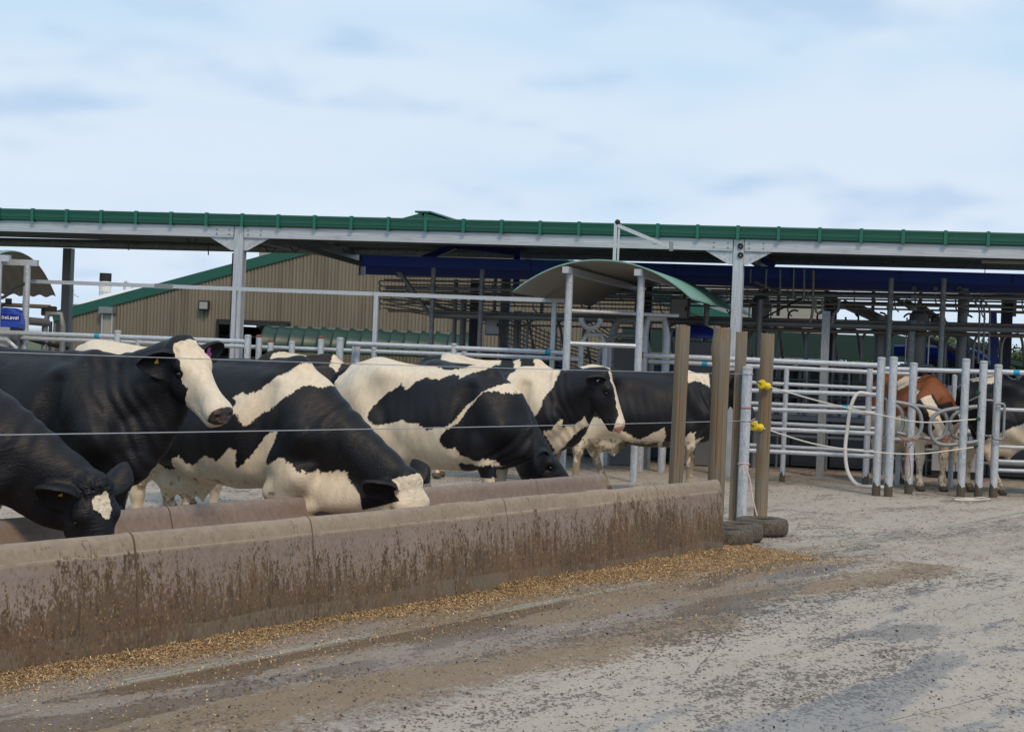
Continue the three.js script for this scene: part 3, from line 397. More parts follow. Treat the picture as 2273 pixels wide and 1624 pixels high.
{
  const root = shedThing('bail_rails', 'fan of thin sloping bail rails over the platform', 'rails');
  const run = (u0, v0, u1, v1, n, du, dv, b, r, sag = 0) => { for (let i = 0; i < n; i++) { const a = B(u0 + du * i, v0 + dv * i, b + i * 0.10), c = B(u1 + du * i * 0.6, v1 + dv * i * 0.8, b + 0.4 + i * 0.10), m = a.clone().lerp(c, 0.5); m.y -= sag; mesh('rail', sag ? tube([a, m, c], r, 6, 14) : rod(a, c, r, 8), i % 3 ? M.steelBrown : M.galvDull, root); } };
  run(880, 648, 1108, 692, 6, -6, 7, 3.2, 0.010); run(890, 656, 1060, 700, 5, 14, 5, 3.6, 0.009);
  run(1128, 700, 1372, 790, 9, -3, 9, 2.9, 0.011, 0.05); run(1300, 700, 1420, 770, 4, 4, 12, 3.4, 0.011, 0.04);
  run(1830, 662, 2010, 742, 4, 22, 3, 3.3, 0.024); run(1985, 660, 2160, 770, 3, 26, 6, 3.6, 0.030); run(2010, 730, 2180, 800, 3, 18, 10, 3.5, 0.026);
  for (let i = 0; i < 14; i++) { const u = 1128 + i * 9; mesh('rail', rod(B(u, 702 + i * 3, 3.0), B(u - 3, 768 + i * 2, 3.0), 0.008, 6), M.steelBrown, root); }
}
{
  const root = shedThing('platform_stanchions', 'row of round steel stanchions standing on the milking platform', 'posts');
  for (const [u, v0, v1, b, r, m] of [[963, 594, 1010, 2.05, 0.036, 0], [1071, 598, 1030, 2.05, 0.036, 0], [1013, 620, 1000, 2.9, 0.034, 1], [1030, 660, 1000, 3.3, 0.05, 1], [1150, 690, 1000, 3.2, 0.06, 1], [1570, 655, 1000, 2.05, 0.036, 0], [1688, 665, 1050, 2.05, 0.042, 1], [1979, 617, 1050, 2.05, 0.036, 0], [2024, 735, 1050, 2.4, 0.05, 0], [2096, 618, 1050, 2.05, 0.036, 0], [2140, 640, 1050, 3.0, 0.07, 1], [1958, 700, 1050, 3.0, 0.09, 1]]) {
    const a = B(u, v0, b), c = a.clone(); c.y = 0; const p = mesh('stanchion', rod(c, a, r, 16), m ? M.steelDark : M.galvDull, root);
    if (!m) for (const vv of [636, 662, 692]) { const y = B(u, vv + (u - 963) * 0.022, b).y; mesh('clamp', new THREE.CylinderGeometry(r + 0.014, r + 0.014, 0.05, 14).translate(a.x, y, a.z), M.steelDark, p); }
  }
}
{
  // box column standing on the concrete edge
  const g = onGround(1820, 1058), root = thing('steel_column', 'square mottled galvanised column at the edge of the platform pit', 'column', [g.x, 0, g.z], SHED.turn), h = at(1840, 690, 170).y;
  mesh('shaft', box(0.105, h, 0.105, 0, h / 2, 0, 0.006), M.galvDull, root); mesh('base_plate', box(0.2, 0.014, 0.2, 0, 0.007, 0), M.galvDull, root);
}
{
  // sunk pit, dark platform skirt, panelled cabinets
  const root = shedThing('milking_platform', 'dark rotary milking platform with skirt panels and stall rails', 'platform');
  const x0 = B(880, 900, 3).x, x1 = 9.4, n = 22, w = (x1 - x0) / n;
  for (let i = 0; i < n; i++) mesh('skirt_panel', box(w - 0.02, 0.62, 0.03, x0 + (i + 0.5) * w, 0.34, -2.6 - 0.0, 0.006), i % 4 === 1 ? M.panelDark : M.skirt, root);
  mesh('deck', box(x1 - x0, 0.08, 5.4, (x0 + x1) / 2, 0.70, -5.35), M.panelDark, root);
  mesh('deck_edge', box(x1 - x0, 0.06, 0.06, (x0 + x1) / 2, 0.70, -2.58), M.galvDull, root);
  // stall frames on the deck
  for (let i = 0; i < 13; i++) { const u = 1690 + i * 47, a = B(u, 1010, 2.75).setY(0.74); if (a.x > x1) continue; const f = mesh('stall_frame', elbow([a.clone(), a.clone().setY(1.48), a.clone().add(V(-0.42, 0.74, -0.5)), a.clone().add(V(-0.42, 0.0, -0.5))], 0.022, 0.14), M.galvDull, root); for (const y of [0.25, 0.5]) mesh('stall_bar', rod(a.clone().add(V(0, y, 0)), a.clone().add(V(-0.42, y - 0.02, -0.5)), 0.014, 8), M.galvDull, f); }
  // kick rails in front of the skirt
  for (const y of [0.22, 0.46]) mesh('kick_rail', rod(V(x0, y, -2.2), V(x1, y, -2.2), 0.022, 10), M.galvDull, root);
  for (let i = 0; i < 16; i++) mesh('kick_post', rod(V(x0 + 0.3 + i * 0.68, 0, -2.2), V(x0 + 0.3 + i * 0.68, 0.5, -2.2), 0.02, 8), M.steelDark, root);
}
{
  // low dark building closing the far side of the pit, seen between the rails
  const root = shedThing('pit_building', 'low dark building with overhanging green-black roof behind the platform', 'building'), b = 8.4;
  const l = B(1395, 745, b), r = B(2020, 765, b), y = B(1800, 742, b).y;
  mesh('roof_slab', box(r.x - l.x, 0.42, 2.6, (l.x + r.x) / 2, y - 0.2, -b - 0.6), M.darkGreen, root);
  mesh('dark_wall', box(9.4 - l.x, y - 0.35, 0.1, (l.x + 9.4) / 2, (y - 0.35) / 2 - 0.2, -b - 1.2), M.skirt, root);
  for (let i = 0; i < 9; i++) { const x = l.x + 0.5 + i * 0.95; mesh('wall_panel', box(0.86, 1.2, 0.04, x, 0.85, -b - 1.12), i % 3 === 1 ? M.hoodUnder : M.panelDark, root); }
  const s0 = B(2020, 770, b), s1 = B(2460, 850, b); mesh('sloping_roof', bar(V(s0.x - 0.6, s0.y + 0.22, -b - 0.4), V(s1.x, s1.y, -b - 0.4), 2.0, 0.08), M.darkGreen, root);
  mesh('end_wall', box(s1.x - s0.x + 0.6, 1.5, 0.06, (s0.x + s1.x) / 2, 0.55, -b - 1.1), M.skirt, root);
}
{
  // blue and grey machinery housings
  const H = [
    ['drive_housing', 'blue drive housing under the green awning end', 1062, 1258, 778, 830, 4.4, 0.5, 'blue'], ['drive_housing', 'tall blue housing at the right behind the red cow', 2050, 2215, 788, 852, 5.4, 0.5, 'blue'],
    ['control_cabinet', 'grey control cabinet hung on the platform frame', 1081, 1112, 697, 745, 2.7, 0.18, 'panelDark'], ['control_cabinet', 'grey metal cabinet high under the curved hood', 1490, 1530, 660, 710, 2.3, 0.2, 'panelDark']];
  for (const [n, l, u0, u1, v0, v1, b, d, m] of H) {
    const a = B(u0, v0, b), c = B(u1, v1, b), root = shedThing(n, l, n === 'drive_housing' ? 'housing' : 'cabinet'), low = n === 'drive_housing' ? 0.75 : c.y;
    mesh('case', box(c.x - a.x, a.y - low, d, (a.x + c.x) / 2, (a.y + low) / 2, -b, 0.012), M[m], root); mesh('door', box((c.x - a.x) * 0.84, (a.y - low) * 0.84, 0.012, (a.x + c.x) / 2, (a.y + low) / 2, -b + d / 2 + 0.006), n === 'drive_housing' ? M.navy : M.panel, root); mesh('latch', box(0.02, 0.05, 0.02, a.x + (c.x - a.x) * 0.86, (a.y + low) / 2, -b + d / 2 + 0.02), M.black, root);
    if (n === 'control_cabinet') mesh('mounting_arm', box(0.05, 0.05, 0.5, (a.x + c.x) / 2, a.y - 0.03, -b - d / 2 - 0.25), M.steelDark, root);
  }
  // white service cabinets behind the red cow
  const b = 1.9, root = shedThing('service_cabinets', 'row of tall pale grey service cabinets behind the red cow', 'cabinet'), us = [2076, 2104, 2130, 2156];
  us.forEach((u, i) => { const a = B(u, 852, b), c = B(u + 25, 852, b), h = a.y - (i % 2) * 0.02; const q = mesh('cabinet', box(c.x - a.x, h - 0.1, 0.4, (a.x + c.x) / 2, (h + 0.1) / 2, -b - 0.2, 0.008), M.panel, root); mesh('handle', box(0.015, 0.09, 0.02, c.x - 0.03, h * 0.55, -b + 0.01), M.black, q); mesh('kick_plate', box(c.x - a.x - 0.004, 0.1, 0.36, (a.x + c.x) / 2, 0.05, -b - 0.2), M.black, q); });
  // milk receivers: stainless cans with clamps
  for (const [u, v0, v1, l] of [[1690, 655, 735, 'dark receiver drum hung beside the round timber post'], [2040, 690, 830, 'black and steel milk receiver can hung over the platform']]) {
    const bb = 2.9, a = B(u, v0, bb), c = B(u, v1, bb), R = 0.125, root2 = shedThing('milk_receiver', l, 'receiver');
    mesh('drum', new THREE.LatheGeometry([[0.001, a.y], [R * 0.7, a.y - 0.01], [R, a.y - 0.06], [R, a.y - 0.12], [R * 1.12, a.y - 0.125], [R * 1.12, a.y - 0.15], [R, a.y - 0.155], [R, c.y + 0.1], [R * 0.5, c.y + 0.02], [0.001, c.y]].map(p => new THREE.Vector2(...p)).reverse(), 28).translate(a.x, 0, a.z), M.steelDark, root2);
    for (const s of [-1, 1]) mesh('clamp_rod', rod(V(a.x + s * (R + 0.03), c.y + 0.08, a.z + 0.05), V(a.x + s * (R + 0.03), a.y - 0.1, a.z + 0.05), 0.012, 8), M.stainless, root2);
    mesh('clamp_bar', box(R * 3.6, 0.04, 0.03, a.x, c.y + 0.12, a.z + R + 0.02), M.steelDark, root2);
  }
  // large blue elbow duct at the right
  const d = shedThing('blue_duct', 'curved blue duct dropping behind the platform at right', 'duct'); mesh('duct_pipe', elbow([B(1985, 778, 5), B(2150, 782, 5), B(2192, 800, 5), B(2194, 860, 5)], 0.09, 0.4, 14), M.blueLight, d); for (const u of [2010, 2110]) { const p = B(u, 779, 5), t = new THREE.CylinderGeometry(0.1, 0.1, 0.03, 18); t.rotateZ(Math.PI / 2); t.translate(p.x, p.y, p.z); mesh('duct_collar', t, M.blue, d); }
}
{
  // second tier of milk and wash lines, droppers and stall loops behind the rack
  const root = shedThing('wash_lines', 'dense tier of wash lines and droppers behind the pipe rack', 'pipes');
  for (const [u0, v0, u1, v1, b, r] of [[880, 612, 2460, 640, 3.9, 0.018], [905, 631, 2460, 660, 4.3, 0.014], [960, 651, 2460, 684, 4.6, 0.020], [900, 673, 1500, 688, 3.7, 0.012], [1640, 676, 2460, 700, 4.1, 0.014], [1100, 704, 1640, 716, 4.4, 0.024], [1640, 712, 2460, 738, 4.8, 0.022], [1100, 720, 1640, 734, 3.6, 0.014], [1660, 632, 2460, 655, 4.9, 0.016]]) galvPipe(root, 'wash_line', [B(u0, v0, b), B(u1, v1, b)], r, r > 0.019 ? M.galvDull : M.steelBrown);
  for (let i = 0; i < 30; i++) { const u = 900 + i * 47 + (i * 37 % 13), b = 3.4 + (i * 29 % 10) * 0.15, v = 615 + (u - 900) * 0.022, L = 26 + (i * 53 % 40); galvPipe(root, 'dropper', [B(u, v + (i % 3) * 10, b), B(u, v + L, b), B(u + 9, v + L + 8, b)], 0.011, i % 2 ? M.stainless : M.steelBrown, 0.05); }
  for (let i = 0; i < 9; i++) { const u = 1700 + i * 64, b = 3.1 + (i % 3) * 0.5, p = B(u, 700 + (u - 1700) * 0.03, b); const t = new THREE.TorusGeometry(0.09, 0.014, 8, 22, Math.PI * 1.3); t.rotateZ(i); t.translate(p.x, p.y, p.z); mesh('hose_loop', t, M.rubber, root); }
  for (let i = 0; i < 12; i++) { const u = 1100 + i * 105, b = 4.2, p = B(u, 640, b); mesh('hanger', box(0.05, 0.62, 0.04, p.x, p.y - 0.1, p.z), M.galvDull, root); }
}
{
  const root = shedThing('bail_loops', 'row of bent bail loops standing along the platform edge', 'stalls');
  for (let i = 0; i < 19; i++) { const u = 1105 + i * 62, a = B(u, 830, 3.0); if (a.x > 9) continue; const f = V(a.x, 0.74, a.z), k = 0.30 + (i % 2) * 0.05; mesh('bail_loop', elbow([f, V(f.x, 1.95, f.z), V(f.x + k, 2.02, f.z - 0.55), V(f.x + k + 0.12, 1.2, f.z - 0.9), V(f.x + k + 0.1, 0.74, f.z - 0.9)], 0.020, 0.16, 8), i % 3 ? M.galvDull : M.steelBrown, root); mesh('breast_rail', tube([V(f.x, 1.5, f.z), V(f.x + 0.2, 1.36, f.z - 0.4), V(f.x + k + 0.08, 1.46, f.z - 0.8)], 0.016, 6, 12), M.galvDull, root); }
}
// ---------------------------------------------------------------- curved hoods over the feed stations
function vaultGeo(NL, NR, FL, FR, rise, ribs, thick, amp) {
  const K = 36, L = ribs || 8, sub = ribs ? 6 : 1, pos = [], idx = [], rows = L * sub;
  for (const s of [0, 1]) for (let i = 0; i <= rows; i++) { const t = i / rows, a = NL.clone().lerp(FL, t), c = NR.clone().lerp(FR, t), w = ribs ? amp * Math.sin(i / sub * Math.PI * 2) : 0; for (let k = 0; k <= K; k++) { const q = k / K, p = a.clone().lerp(c, q); p.y += rise * (1 - Math.pow(Math.abs(2 * q - 1), 2.2)) + w - s * thick; pos.push(p.x, p.y, p.z); } }
  const n = (rows + 1) * (K + 1), top = [], und = [];
  for (let i = 0; i < rows; i++) for (let k = 0; k < K; k++) { const o = i * (K + 1) + k; top.push(o, o + 1, o + K + 1, o + 1, o + K + 2, o + K + 1); und.push(n + o, n + o + K + 1, n + o + 1, n + o + 1, n + o + K + 1, n + o + K + 2); }
  const edge = []; const e2 = (a, b) => edge.push(a, b, n + a, b, n + b, n + a);
  for (let k = 0; k < K; k++) { e2(k + 1, k); e2(rows * (K + 1) + k, rows * (K + 1) + k + 1); } for (let i = 0; i < rows; i++) { e2(i * (K + 1), (i + 1) * (K + 1)); e2((i + 1) * (K + 1) + K, i * (K + 1) + K); }
  const mk = ix => { const g = new THREE.BufferGeometry(); g.setAttribute('position', new THREE.Float32BufferAttribute(pos, 3)); g.setIndex(ix); const q = g.toNonIndexed(); const r = mergeVertices(q); r.computeVertexNormals(); return r; };
  return [mk(top), mk(und), mk(edge)];
}
{
  const root = thing('curved_hood', 'pale green curved sheet hood on four round posts over a feed station', 'canopy');
  const NL = at(1137, 646, 190), NR = at(1536, 661, 190.5), FL = at(1312, 677, 155), FR = at(1678, 702, 140);
  const [t, u, e] = vaultGeo(NL, NR, FL, FR, 0.41, 0, 0.016, 0);
  mesh('hood_top', t, M.greenPale, root); mesh('hood_lining', u, M.hoodUnder, root); mesh('hood_edge', e, M.greenPale, root);
  const P = (q, t2) => { const p = NL.clone().lerp(FL, t2).lerp(NR.clone().lerp(FR, t2), q); p.y += 0.41 * (1 - Math.pow(Math.abs(2 * q - 1), 2.2)) - 0.03; return p; };
  for (const q of [0.30, 0.70]) { mesh('hood_purlin', bar(P(q, -0.015).add(V(0, -0.055, 0)), P(q, 0.98).add(V(0, -0.055, 0)), 0.075, 0.075), M.galv, root); for (const t2 of [0.03, 0.93]) { const p = P(q, t2); mesh('post', rod(V(p.x, 0, p.z), V(p.x, p.y - 0.09, p.z), 0.044, 20), M.galv, root); } }
  const a = P(0.30, 0.03), c = P(0.70, 0.03); mesh('cross_rail', rod(V(a.x, 1.60, a.z), V(c.x, 1.60, c.z), 0.03, 14), M.galv, root); mesh('cross_rail', rod(V(a.x, 1.99, a.z - 0.15), V(c.x + 0.5, 1.99, c.z - 0.5), 0.022, 12), M.galv, root);
  // feed head with hoops between the posts
  const k = thing('feed_station', 'grey feed pedestal with bent galvanised hoops under the curved hood', 'feeder');
  const hoop = (u0, u1, v0, s, r, m) => { const a2 = at(u0, v0, s), b2 = at(u1, v0 + 2, s), A = V(a2.x, 0, a2.z), C = V(b2.x, 0, b2.z); mesh('hoop', elbow([A, A.clone().setY(a2.y), C.clone().setY(a2.y), C], r, Math.abs(b2.x - a2.x) * 0.48, 14), m, k); };
  hoop(1433, 1482, 700, 172, 0.052, M.galv); hoop(1362, 1420, 706, 165, 0.06, M.galvDull); hoop(1332, 1450, 740, 168, 0.03, M.galvDull); hoop(1292, 1345, 738, 176, 0.034, M.galv);
  const c0 = at(1400, 770, 164); mesh('pedestal', box(0.52, c0.y + 0.1, 0.4, c0.x, (c0.y + 0.1) / 2, c0.z, 0.02), M.panelDark, k); mesh('pedestal_door', box(0.10, c0.y, 0.02, at(1352, 800, 168).x, c0.y / 2, c0.z + 0.22), M.galv, k);
  { const g = new THREE.TorusGeometry(0.12, 0.035, 10, 24, Math.PI); g.rotateZ(Math.PI); const p = at(1312, 706, 178); g.translate(p.x, p.y, p.z); mesh('feed_cup', g, M.galv, k); }
  const bl = at(1500, 735, 160); mesh('blue_cover', new THREE.SphereGeometry(0.30, 26, 14, 0, 6.283, 0, 1.5708).scale(1.15, 0.62, 0.9).translate(bl.x + 0.28, bl.y - 0.08, bl.z), M.blue, k); mesh('cover_body', box(0.56, bl.y - 0.12, 0.42, bl.x + 0.28, (bl.y - 0.12) / 2, bl.z, 0.03), M.panelDark, k);
}
{
  const root = thing('corrugated_hood', 'corrugated curved hood at the left edge over a blue feed unit', 'canopy');
  const NL = at(-75, 643, 181), NR = at(123, 657, 150), FL = NL.clone().add(V(-3, 0, -0.45)), FR = NR.clone().add(V(-3, 0, -0.45));
  const [t, u, e] = vaultGeo(NL, NR, FL, FR, 0.56, 15, 0.006, 0.018);
  mesh('hood_top', t, M.greenPale, root); mesh('hood_lining', u, M.hoodUnder, root); mesh('hood_edge', e, M.darkGreen, root);
  for (const [px, pv, s] of [[60, 588, 166], [-4, 578, 182]]) { const p = at(px, pv, s); mesh('post', rod(V(p.x, 0, p.z), p, 0.046, 18), M.galv, root); mesh('hood_purlin', bar(p.clone().add(V(-0.9, 0.03, -0.1)), p.clone().add(V(0.14, 0.03, 0)), 0.075, 0.08), M.galv, root); }
  // blue unit with the maker's lettering, half out of frame
  const k = thing('feed_unit', 'blue round-shouldered feed unit with white lettering at the left edge', 'feeder'), s = 168, c = at(0, 700, s), r0 = at(42, 700, s), y0 = at(20, 686, s).y, y1 = at(20, 716, s).y, W = 0.9;
  const sh = new THREE.Shape(); sh.moveTo(-W, y1 - 0.05); sh.lineTo(-W, y0); sh.lineTo(-0.16, y0); sh.quadraticCurveTo(0, y0 - 0.02, 0, y1 - 0.05); sh.lineTo(-W, y1 - 0.05);
  const g = new THREE.ExtrudeGeometry(sh, { depth: 0.4, bevelEnabled: true, bevelSize: 0.02, bevelThickness: 0.02, bevelSegments: 3 }); g.translate(r0.x, 0, c.z - 0.4); mesh('blue_cover', g, M.blueLight, k);
  mesh('grey_body', box(W - 0.06, y1 - 0.05, 0.36, r0.x - W / 2, (y1 - 0.05) / 2, c.z - 0.2, 0.01), M.panelDark, k); mesh('side_panel', box(0.26, y1 - 0.06, 0.05, r0.x - 0.24, (y1 - 0.06) / 2, c.z + 0.02), M.panel, k);
  const cv = document.createElement('canvas'); cv.width = 512; cv.height = 128; const cx = cv.getContext('2d'); cx.fillStyle = '#0a1d84'; cx.fillRect(0, 0, 512, 128); cx.fillStyle = '#e8ecf4'; cx.font = 'bold 92px sans-serif'; cx.textBaseline = 'middle'; cx.fillText('DeLaval', 128, 68); cx.fillRect(40, 28, 22, 60); cx.fillRect(70, 48, 22, 22); cx.fillRect(70, 84, 22, 18); cx.beginPath(); cx.arc(84, 34, 13, 0, 7); cx.fill();
  const tx = new THREE.CanvasTexture(cv); tx.colorSpace = THREE.SRGBColorSpace; const pl = new THREE.PlaneGeometry(0.34, 0.085); pl.translate(at(17, 706, s).x, at(16, 704, s).y, c.z + 0.0225); mesh('lettering', pl, S([1, 1, 1], 0.45, 0, { map: tx }), k);
  // dark hose, lamp and hoops beside it
  const h = thing('hoop_frame', 'dark bent pipe hoops beside the left feed unit', 'frame'); for (const [u0, u1, v0, s2, r, m] of [[100, 140, 692, 158, 0.045, M.galvDull], [112, 128, 706, 150, 0.028, M.steelDark], [128, 146, 716, 146, 0.03, M.steelDark]]) { const a = at(u0, v0, s2), b2 = at(u1, v0 + 2, s2); mesh('hoop', elbow([V(a.x, 0, a.z), a, V(b2.x, a.y, b2.z), V(b2.x, 0, b2.z)], r, Math.abs(b2.x - a.x) * 0.48, 12), m, h); }
  mesh('cross_pipe', rod(at(2, 676, 160), at(110, 681, 156), 0.03, 12), M.steelBrown, h); mesh('cross_pipe', rod(at(62, 712, 160), at(105, 716, 158), 0.055, 12), M.steelDark, h); mesh('cross_pipe', tube([at(64, 752, 160), at(100, 762, 158), at(150, 772, 156)], 0.03, 8), M.rubber, h); mesh('valve_block', box(0.2, 0.14, 0.14, at(108, 690, 156).x, at(108, 690, 156).y, at(108, 690, 156).z, 0.02), M.rubber, h);
  const lm = thing('work_lamp', 'small square work lamp on a bent arm above the blue feed unit', 'lamp'); mesh('arm', elbow([at(-6, 694, 165), at(6, 676, 165), at(16, 671, 165)], 0.012, 0.04), M.black, lm); const lp = at(18, 669, 165); mesh('lamp_head', box(0.08, 0.085, 0.06, lp.x, lp.y, lp.z, 0.01), M.black, lm);
  const hs = thing('black_hose', 'black hose drooping under the corrugated hood', 'hose'); mesh('hose_tube', tube([at(-30, 664, 170), at(5, 660, 170), at(28, 640, 168), at(55, 628, 166)], 0.022, 10), M.rubber, hs);
}
{
  const root = thing('bracket_arm', 'thin galvanised mast with sloping arm rising above the gutter', 'mast'), s = 180, t = at(1371, 493, s), f = V(t.x, at(1364, 588, s).y, t.z), e = at(1490, 550, s);
  mesh('mast_tube', join([bar(f.clone().setX(t.x - 0.022), t.clone().setX(t.x - 0.022), 0.04, 0.03), bar(f.clone().setX(t.x + 0.022), t.clone().add(V(0.022, -0.06, 0)), 0.025, 0.02)]), M.galv, root); mesh('arm', bar(t.clone().add(V(0, -0.04, 0)), e, 0.04, 0.045), M.galv, root); mesh('arm_tip', box(0.05, 0.12, 0.05, e.x, e.y + 0.02, e.z, 0.006), M.galvDull, root); mesh('top_cap', new THREE.SphereGeometry(0.035, 12, 8).translate(t.x, t.y, t.z), M.black, root);
}
{
  const root = shedThing('high_rail', 'long square galvanised rail strung between the two hoods', 'rail'), b = -0.7, a = B(62, 624, b), c = B(1262, 668, b), n = 3;
  for (let i = 0; i < n; i++) { const p = a.clone().lerp(c, [0, 0.262, 0.655][i]), q = a.clone().lerp(c, [0.262, 0.655, 1][i]); mesh('rail_length', bar(p, q.clone().lerp(p, 0.002), 0.05, 0.05), M.galv, root); }
  const sp = a.clone().lerp(c, 0.265); mesh('splice_plate', box(0.26, 0.064, 0.062, sp.x, sp.y, sp.z), M.galvDull, root);
  for (const [u, v] of [[836, 652], [521, 641], [1231, 668]]) { const p = B(u, v, b); mesh('rail_post', box(0.055, p.y - 0.02, 0.055, p.x, (p.y - 0.02) / 2, p.z), M.galv, root); }
}
// ---------------------------------------------------------------- yard rails and posts of galvanised pipe
const capGeo = r => new THREE.LatheGeometry([[0.0005, 0.022], [r * 0.75, 0.019], [r * 1.04, 0.008], [r * 1.06, -0.012], [r * 0.98, -0.016]].map(p => new THREE.Vector2(...p)).reverse(), 20);
const CAPG = {};
function pipePost(root, name, p, h, r, cap = M.cap, dirty = 0) {            // upright pipe with a pressed cap; the foot is splashed with slurry
  const g = rod(V(p.x, 0, p.z), V(p.x, h, p.z), r, 20), o = mesh(name, g, M.galv, root);
  if (cap) { const c = mesh('post_cap', CAPG[r] || (CAPG[r] = capGeo(r)), cap, o); c.position.set(p.x, h, p.z); }
  if (dirty) { const N = 20, pos = [], idx = []; for (let i = 0; i <= N; i++) { const a = i / N * 6.2832, t = dirty * (0.55 + 0.8 * noise2(Math.cos(a) * 2 + p.x * 9, Math.sin(a) * 2 + p.z * 5)); for (const y of [0.001, t]) pos.push(p.x + Math.cos(a) * (r + 0.0025), y, p.z + Math.sin(a) * (r + 0.0025)); if (i) { const q = (i - 1) * 2; idx.push(q, q + 1, q + 2, q + 1, q + 3, q + 2); } } const m = new THREE.BufferGeometry(); m.setAttribute('position', new THREE.Float32BufferAttribute(pos, 3)); m.setIndex(idx); m.computeVertexNormals(); mesh('slurry_crust', m, M.crust, o); }
  return o;
}
M.crust = S([0.085, 0.068, 0.052], 0.95, 0, { side: THREE.DoubleSide, bumpMap: grainBump, bumpScale: 0.004 });
const band = (root, p, q, t, r, m = M.tape) => { const d = q.clone().sub(p).normalize(), c = p.clone().lerp(q, t); mesh('tape_band', rod(c.clone().addScaledVector(d, -0.035), c.clone().addScaledVector(d, 0.035), r + 0.002, 14), m, root); };
{
  // rear rails behind the cows, two parallel runs
  const root = shedThing('pipe_fence', 'galvanised pipe fence of two long top rails behind the feeding cows', 'fence'), f = 1.3, r = 1.0;
  const rail = (u0, v0, u1, v1, b, rad) => { const p = B(u0, v0, b), q = B(u1, v1, b), o = mesh('rail', rod(p, q, rad, 14), M.galv, root); return [o, p, q]; };
  let x = rail(-120, 733, 262, 747, -f, 0.030); band(x[0], x[1], x[2], 0.88, 0.030);
  rail(262, 747, 550, 758, -f, 0.030); rail(770, 762, 1008, 772, -f, 0.030); x = rail(1008, 772, 1254, 783, -f, 0.030); band(x[0], x[1], x[2], 0.85, 0.030);
  rail(-120, 744, 1290, 797, -r, 0.027);
  const low = (v0, v1, b) => { rail(-120, v0, 545, v1, b, 0.024); };
  for (const dy of [0.35, 0.7, 1.05]) { for (const [u0, v0, u1, v1, b] of [[-120, 733, 550, 758, -f], [770, 762, 1254, 783, -f]]) { const p = B(u0, v0, b), q = B(u1, v1, b); p.y -= dy; q.y -= dy; mesh('rail', rod(p, q, 0.024, 12), M.galv, root); } }
  for (const [u, v, b, rad, c] of [[261, 736, -f, 0.046, 0], [550, 746, -f, 0.044, 0], [755, 752, -f, 0.046, 0], [1008, 765, -f, 0.036, 0], [306, 753, -r, 0.036, 0], [788, 766, -r, 0.040, 0], [830, 774, -r, 0.034, 0], [1030, 783, -r, 0.034, 0]]) { const p = B(u, v, b); pipePost(root, 'post', p, p.y, rad); }
  // bent hoop end at the far left
  { const p = B(20, 750, -f); mesh('hoop_end', elbow([V(p.x + 0.1, 0, p.z), V(p.x + 0.1, p.y - 0.02, p.z), V(p.x - 0.4, p.y - 0.02, p.z)], 0.032, 0.14), M.galv, root); }
}
{
  const spots = [[575, 746, 'M.capRust', 'left taller rust-capped gate post beside the first rail end behind the cows'], [601, 757, 'M.capRust', 'lower gate post with a rusty cap beside the taller rust-capped post'], [648, 760, '', 'grey-capped gate post standing alone in the gateway behind the cows'], [713, 749, 'M.capRust', 'tall rust-capped gate post at the right of the gateway behind the cows'], [793, 766, '', 'short grey post behind the white rump of the feeding cow']];
  for (const [u, v, c, l] of spots) { const p = B(u, v, -1.15), w = p.clone().applyQuaternion(shedQ).add(SHED.o), root = thing('gate_post', l, 'post', [w.x, 0, w.z], 0, 'gate posts behind the cows'); pipePost(root, 'pipe', V(0, 0, 0), p.y, 0.040, c ? M.capRust : M.cap); }
}
{
  // rails either side of the first feed hood and on to the right-hand pen
  const root = shedThing('pen_fence', 'five-rail galvanised pipe pen fence to the right of the timber posts', 'fence'), bF = -1.25, bR = -0.55;
  const rail = (u0, v0, u1, v1, b, rad) => { const p = B(u0, v0, b), q = B(u1, v1, b), o = mesh('rail', rod(p, q, rad, 14), M.galv, root); return [o, p, q]; };
  const jx = rail(1425, 788, 1950, 811, bF, 0.032); { const p = B(1424, 788, bF), t = new THREE.SphereGeometry(0.045, 12, 10); t.translate(p.x, p.y, p.z); mesh('rusty_weld', t, M.weld, root); }
  let y = rail(1440, 801, 2020, 830, bR, 0.028); band(y[0], y[1], y[2], 0.22, 0.028);
  for (const [v0, v1, w0, w1] of [[850, 862, 867, 876], [896, 906, 908, 917], [938, 951, 951, 962], [989, 1002, 1000, 1013]]) { const a = rail(1636, v0 - 3, 1945, v1, bR, 0.024), c = rail(1636, w0 - 2, 1948, w1, bF, 0.027); if (v0 === 896) band(a[0], a[1], a[2], 0.78, 0.024); }
  for (const [u, v, b, rad, cp] of [[1701, 789, bF, 0.034, 1], [1747, 816, bR, 0.032, 0], [1932, 818, bR, 0.04, 0]]) { const p = B(u, v, b); pipePost(root, 'post', p, p.y, rad, cp ? M.cap : null, 0.12); }
}
{
  // rails beyond the drafting posts, running out of frame
  const root = shedThing('race_fence', 'galvanised race rails running out of the right picture edge', 'fence'), b = -1.15, b2 = 0.1;
  const rail = (u0, v0, u1, v1, bb, rad) => { const p = B(u0, v0, bb), q = B(u1, v1, bb), o = mesh('rail', rod(p, q, rad, 14), M.galv, root); return [o, p, q]; };
  rail(1950, 818, 2210, 826, b + 0.3, 0.030); const t = rail(2212, 825, 2440, 833, b, 0.032); band(t[0], t[1], t[2], 0.2, 0.032); for (const v of [908, 991, 1023, 1043]) rail(2212, v, 2440, v + 8, b, 0.022);
  for (const v of [960, 1000]) rail(1950, v - 5, 2210, v + 3, b2, 0.022); rail(2085, 910, 2145, 914, b2, 0.022); for (const v of [912, 938]) rail(2090, v, 2150, v + 2, b2, 0.024); rail(2095, 900, 2145, 928, b2 - 0.3, 0.028); rail(1960, 952, 2200, 962, b2 + 0.2, 0.05);
  for (const [u, v] of [[2002, 826], [2120, 835], [2330, 832]]) { const p = B(u, v, b2); pipePost(root, 'post', p, p.y, 0.032, M.cap); }
}
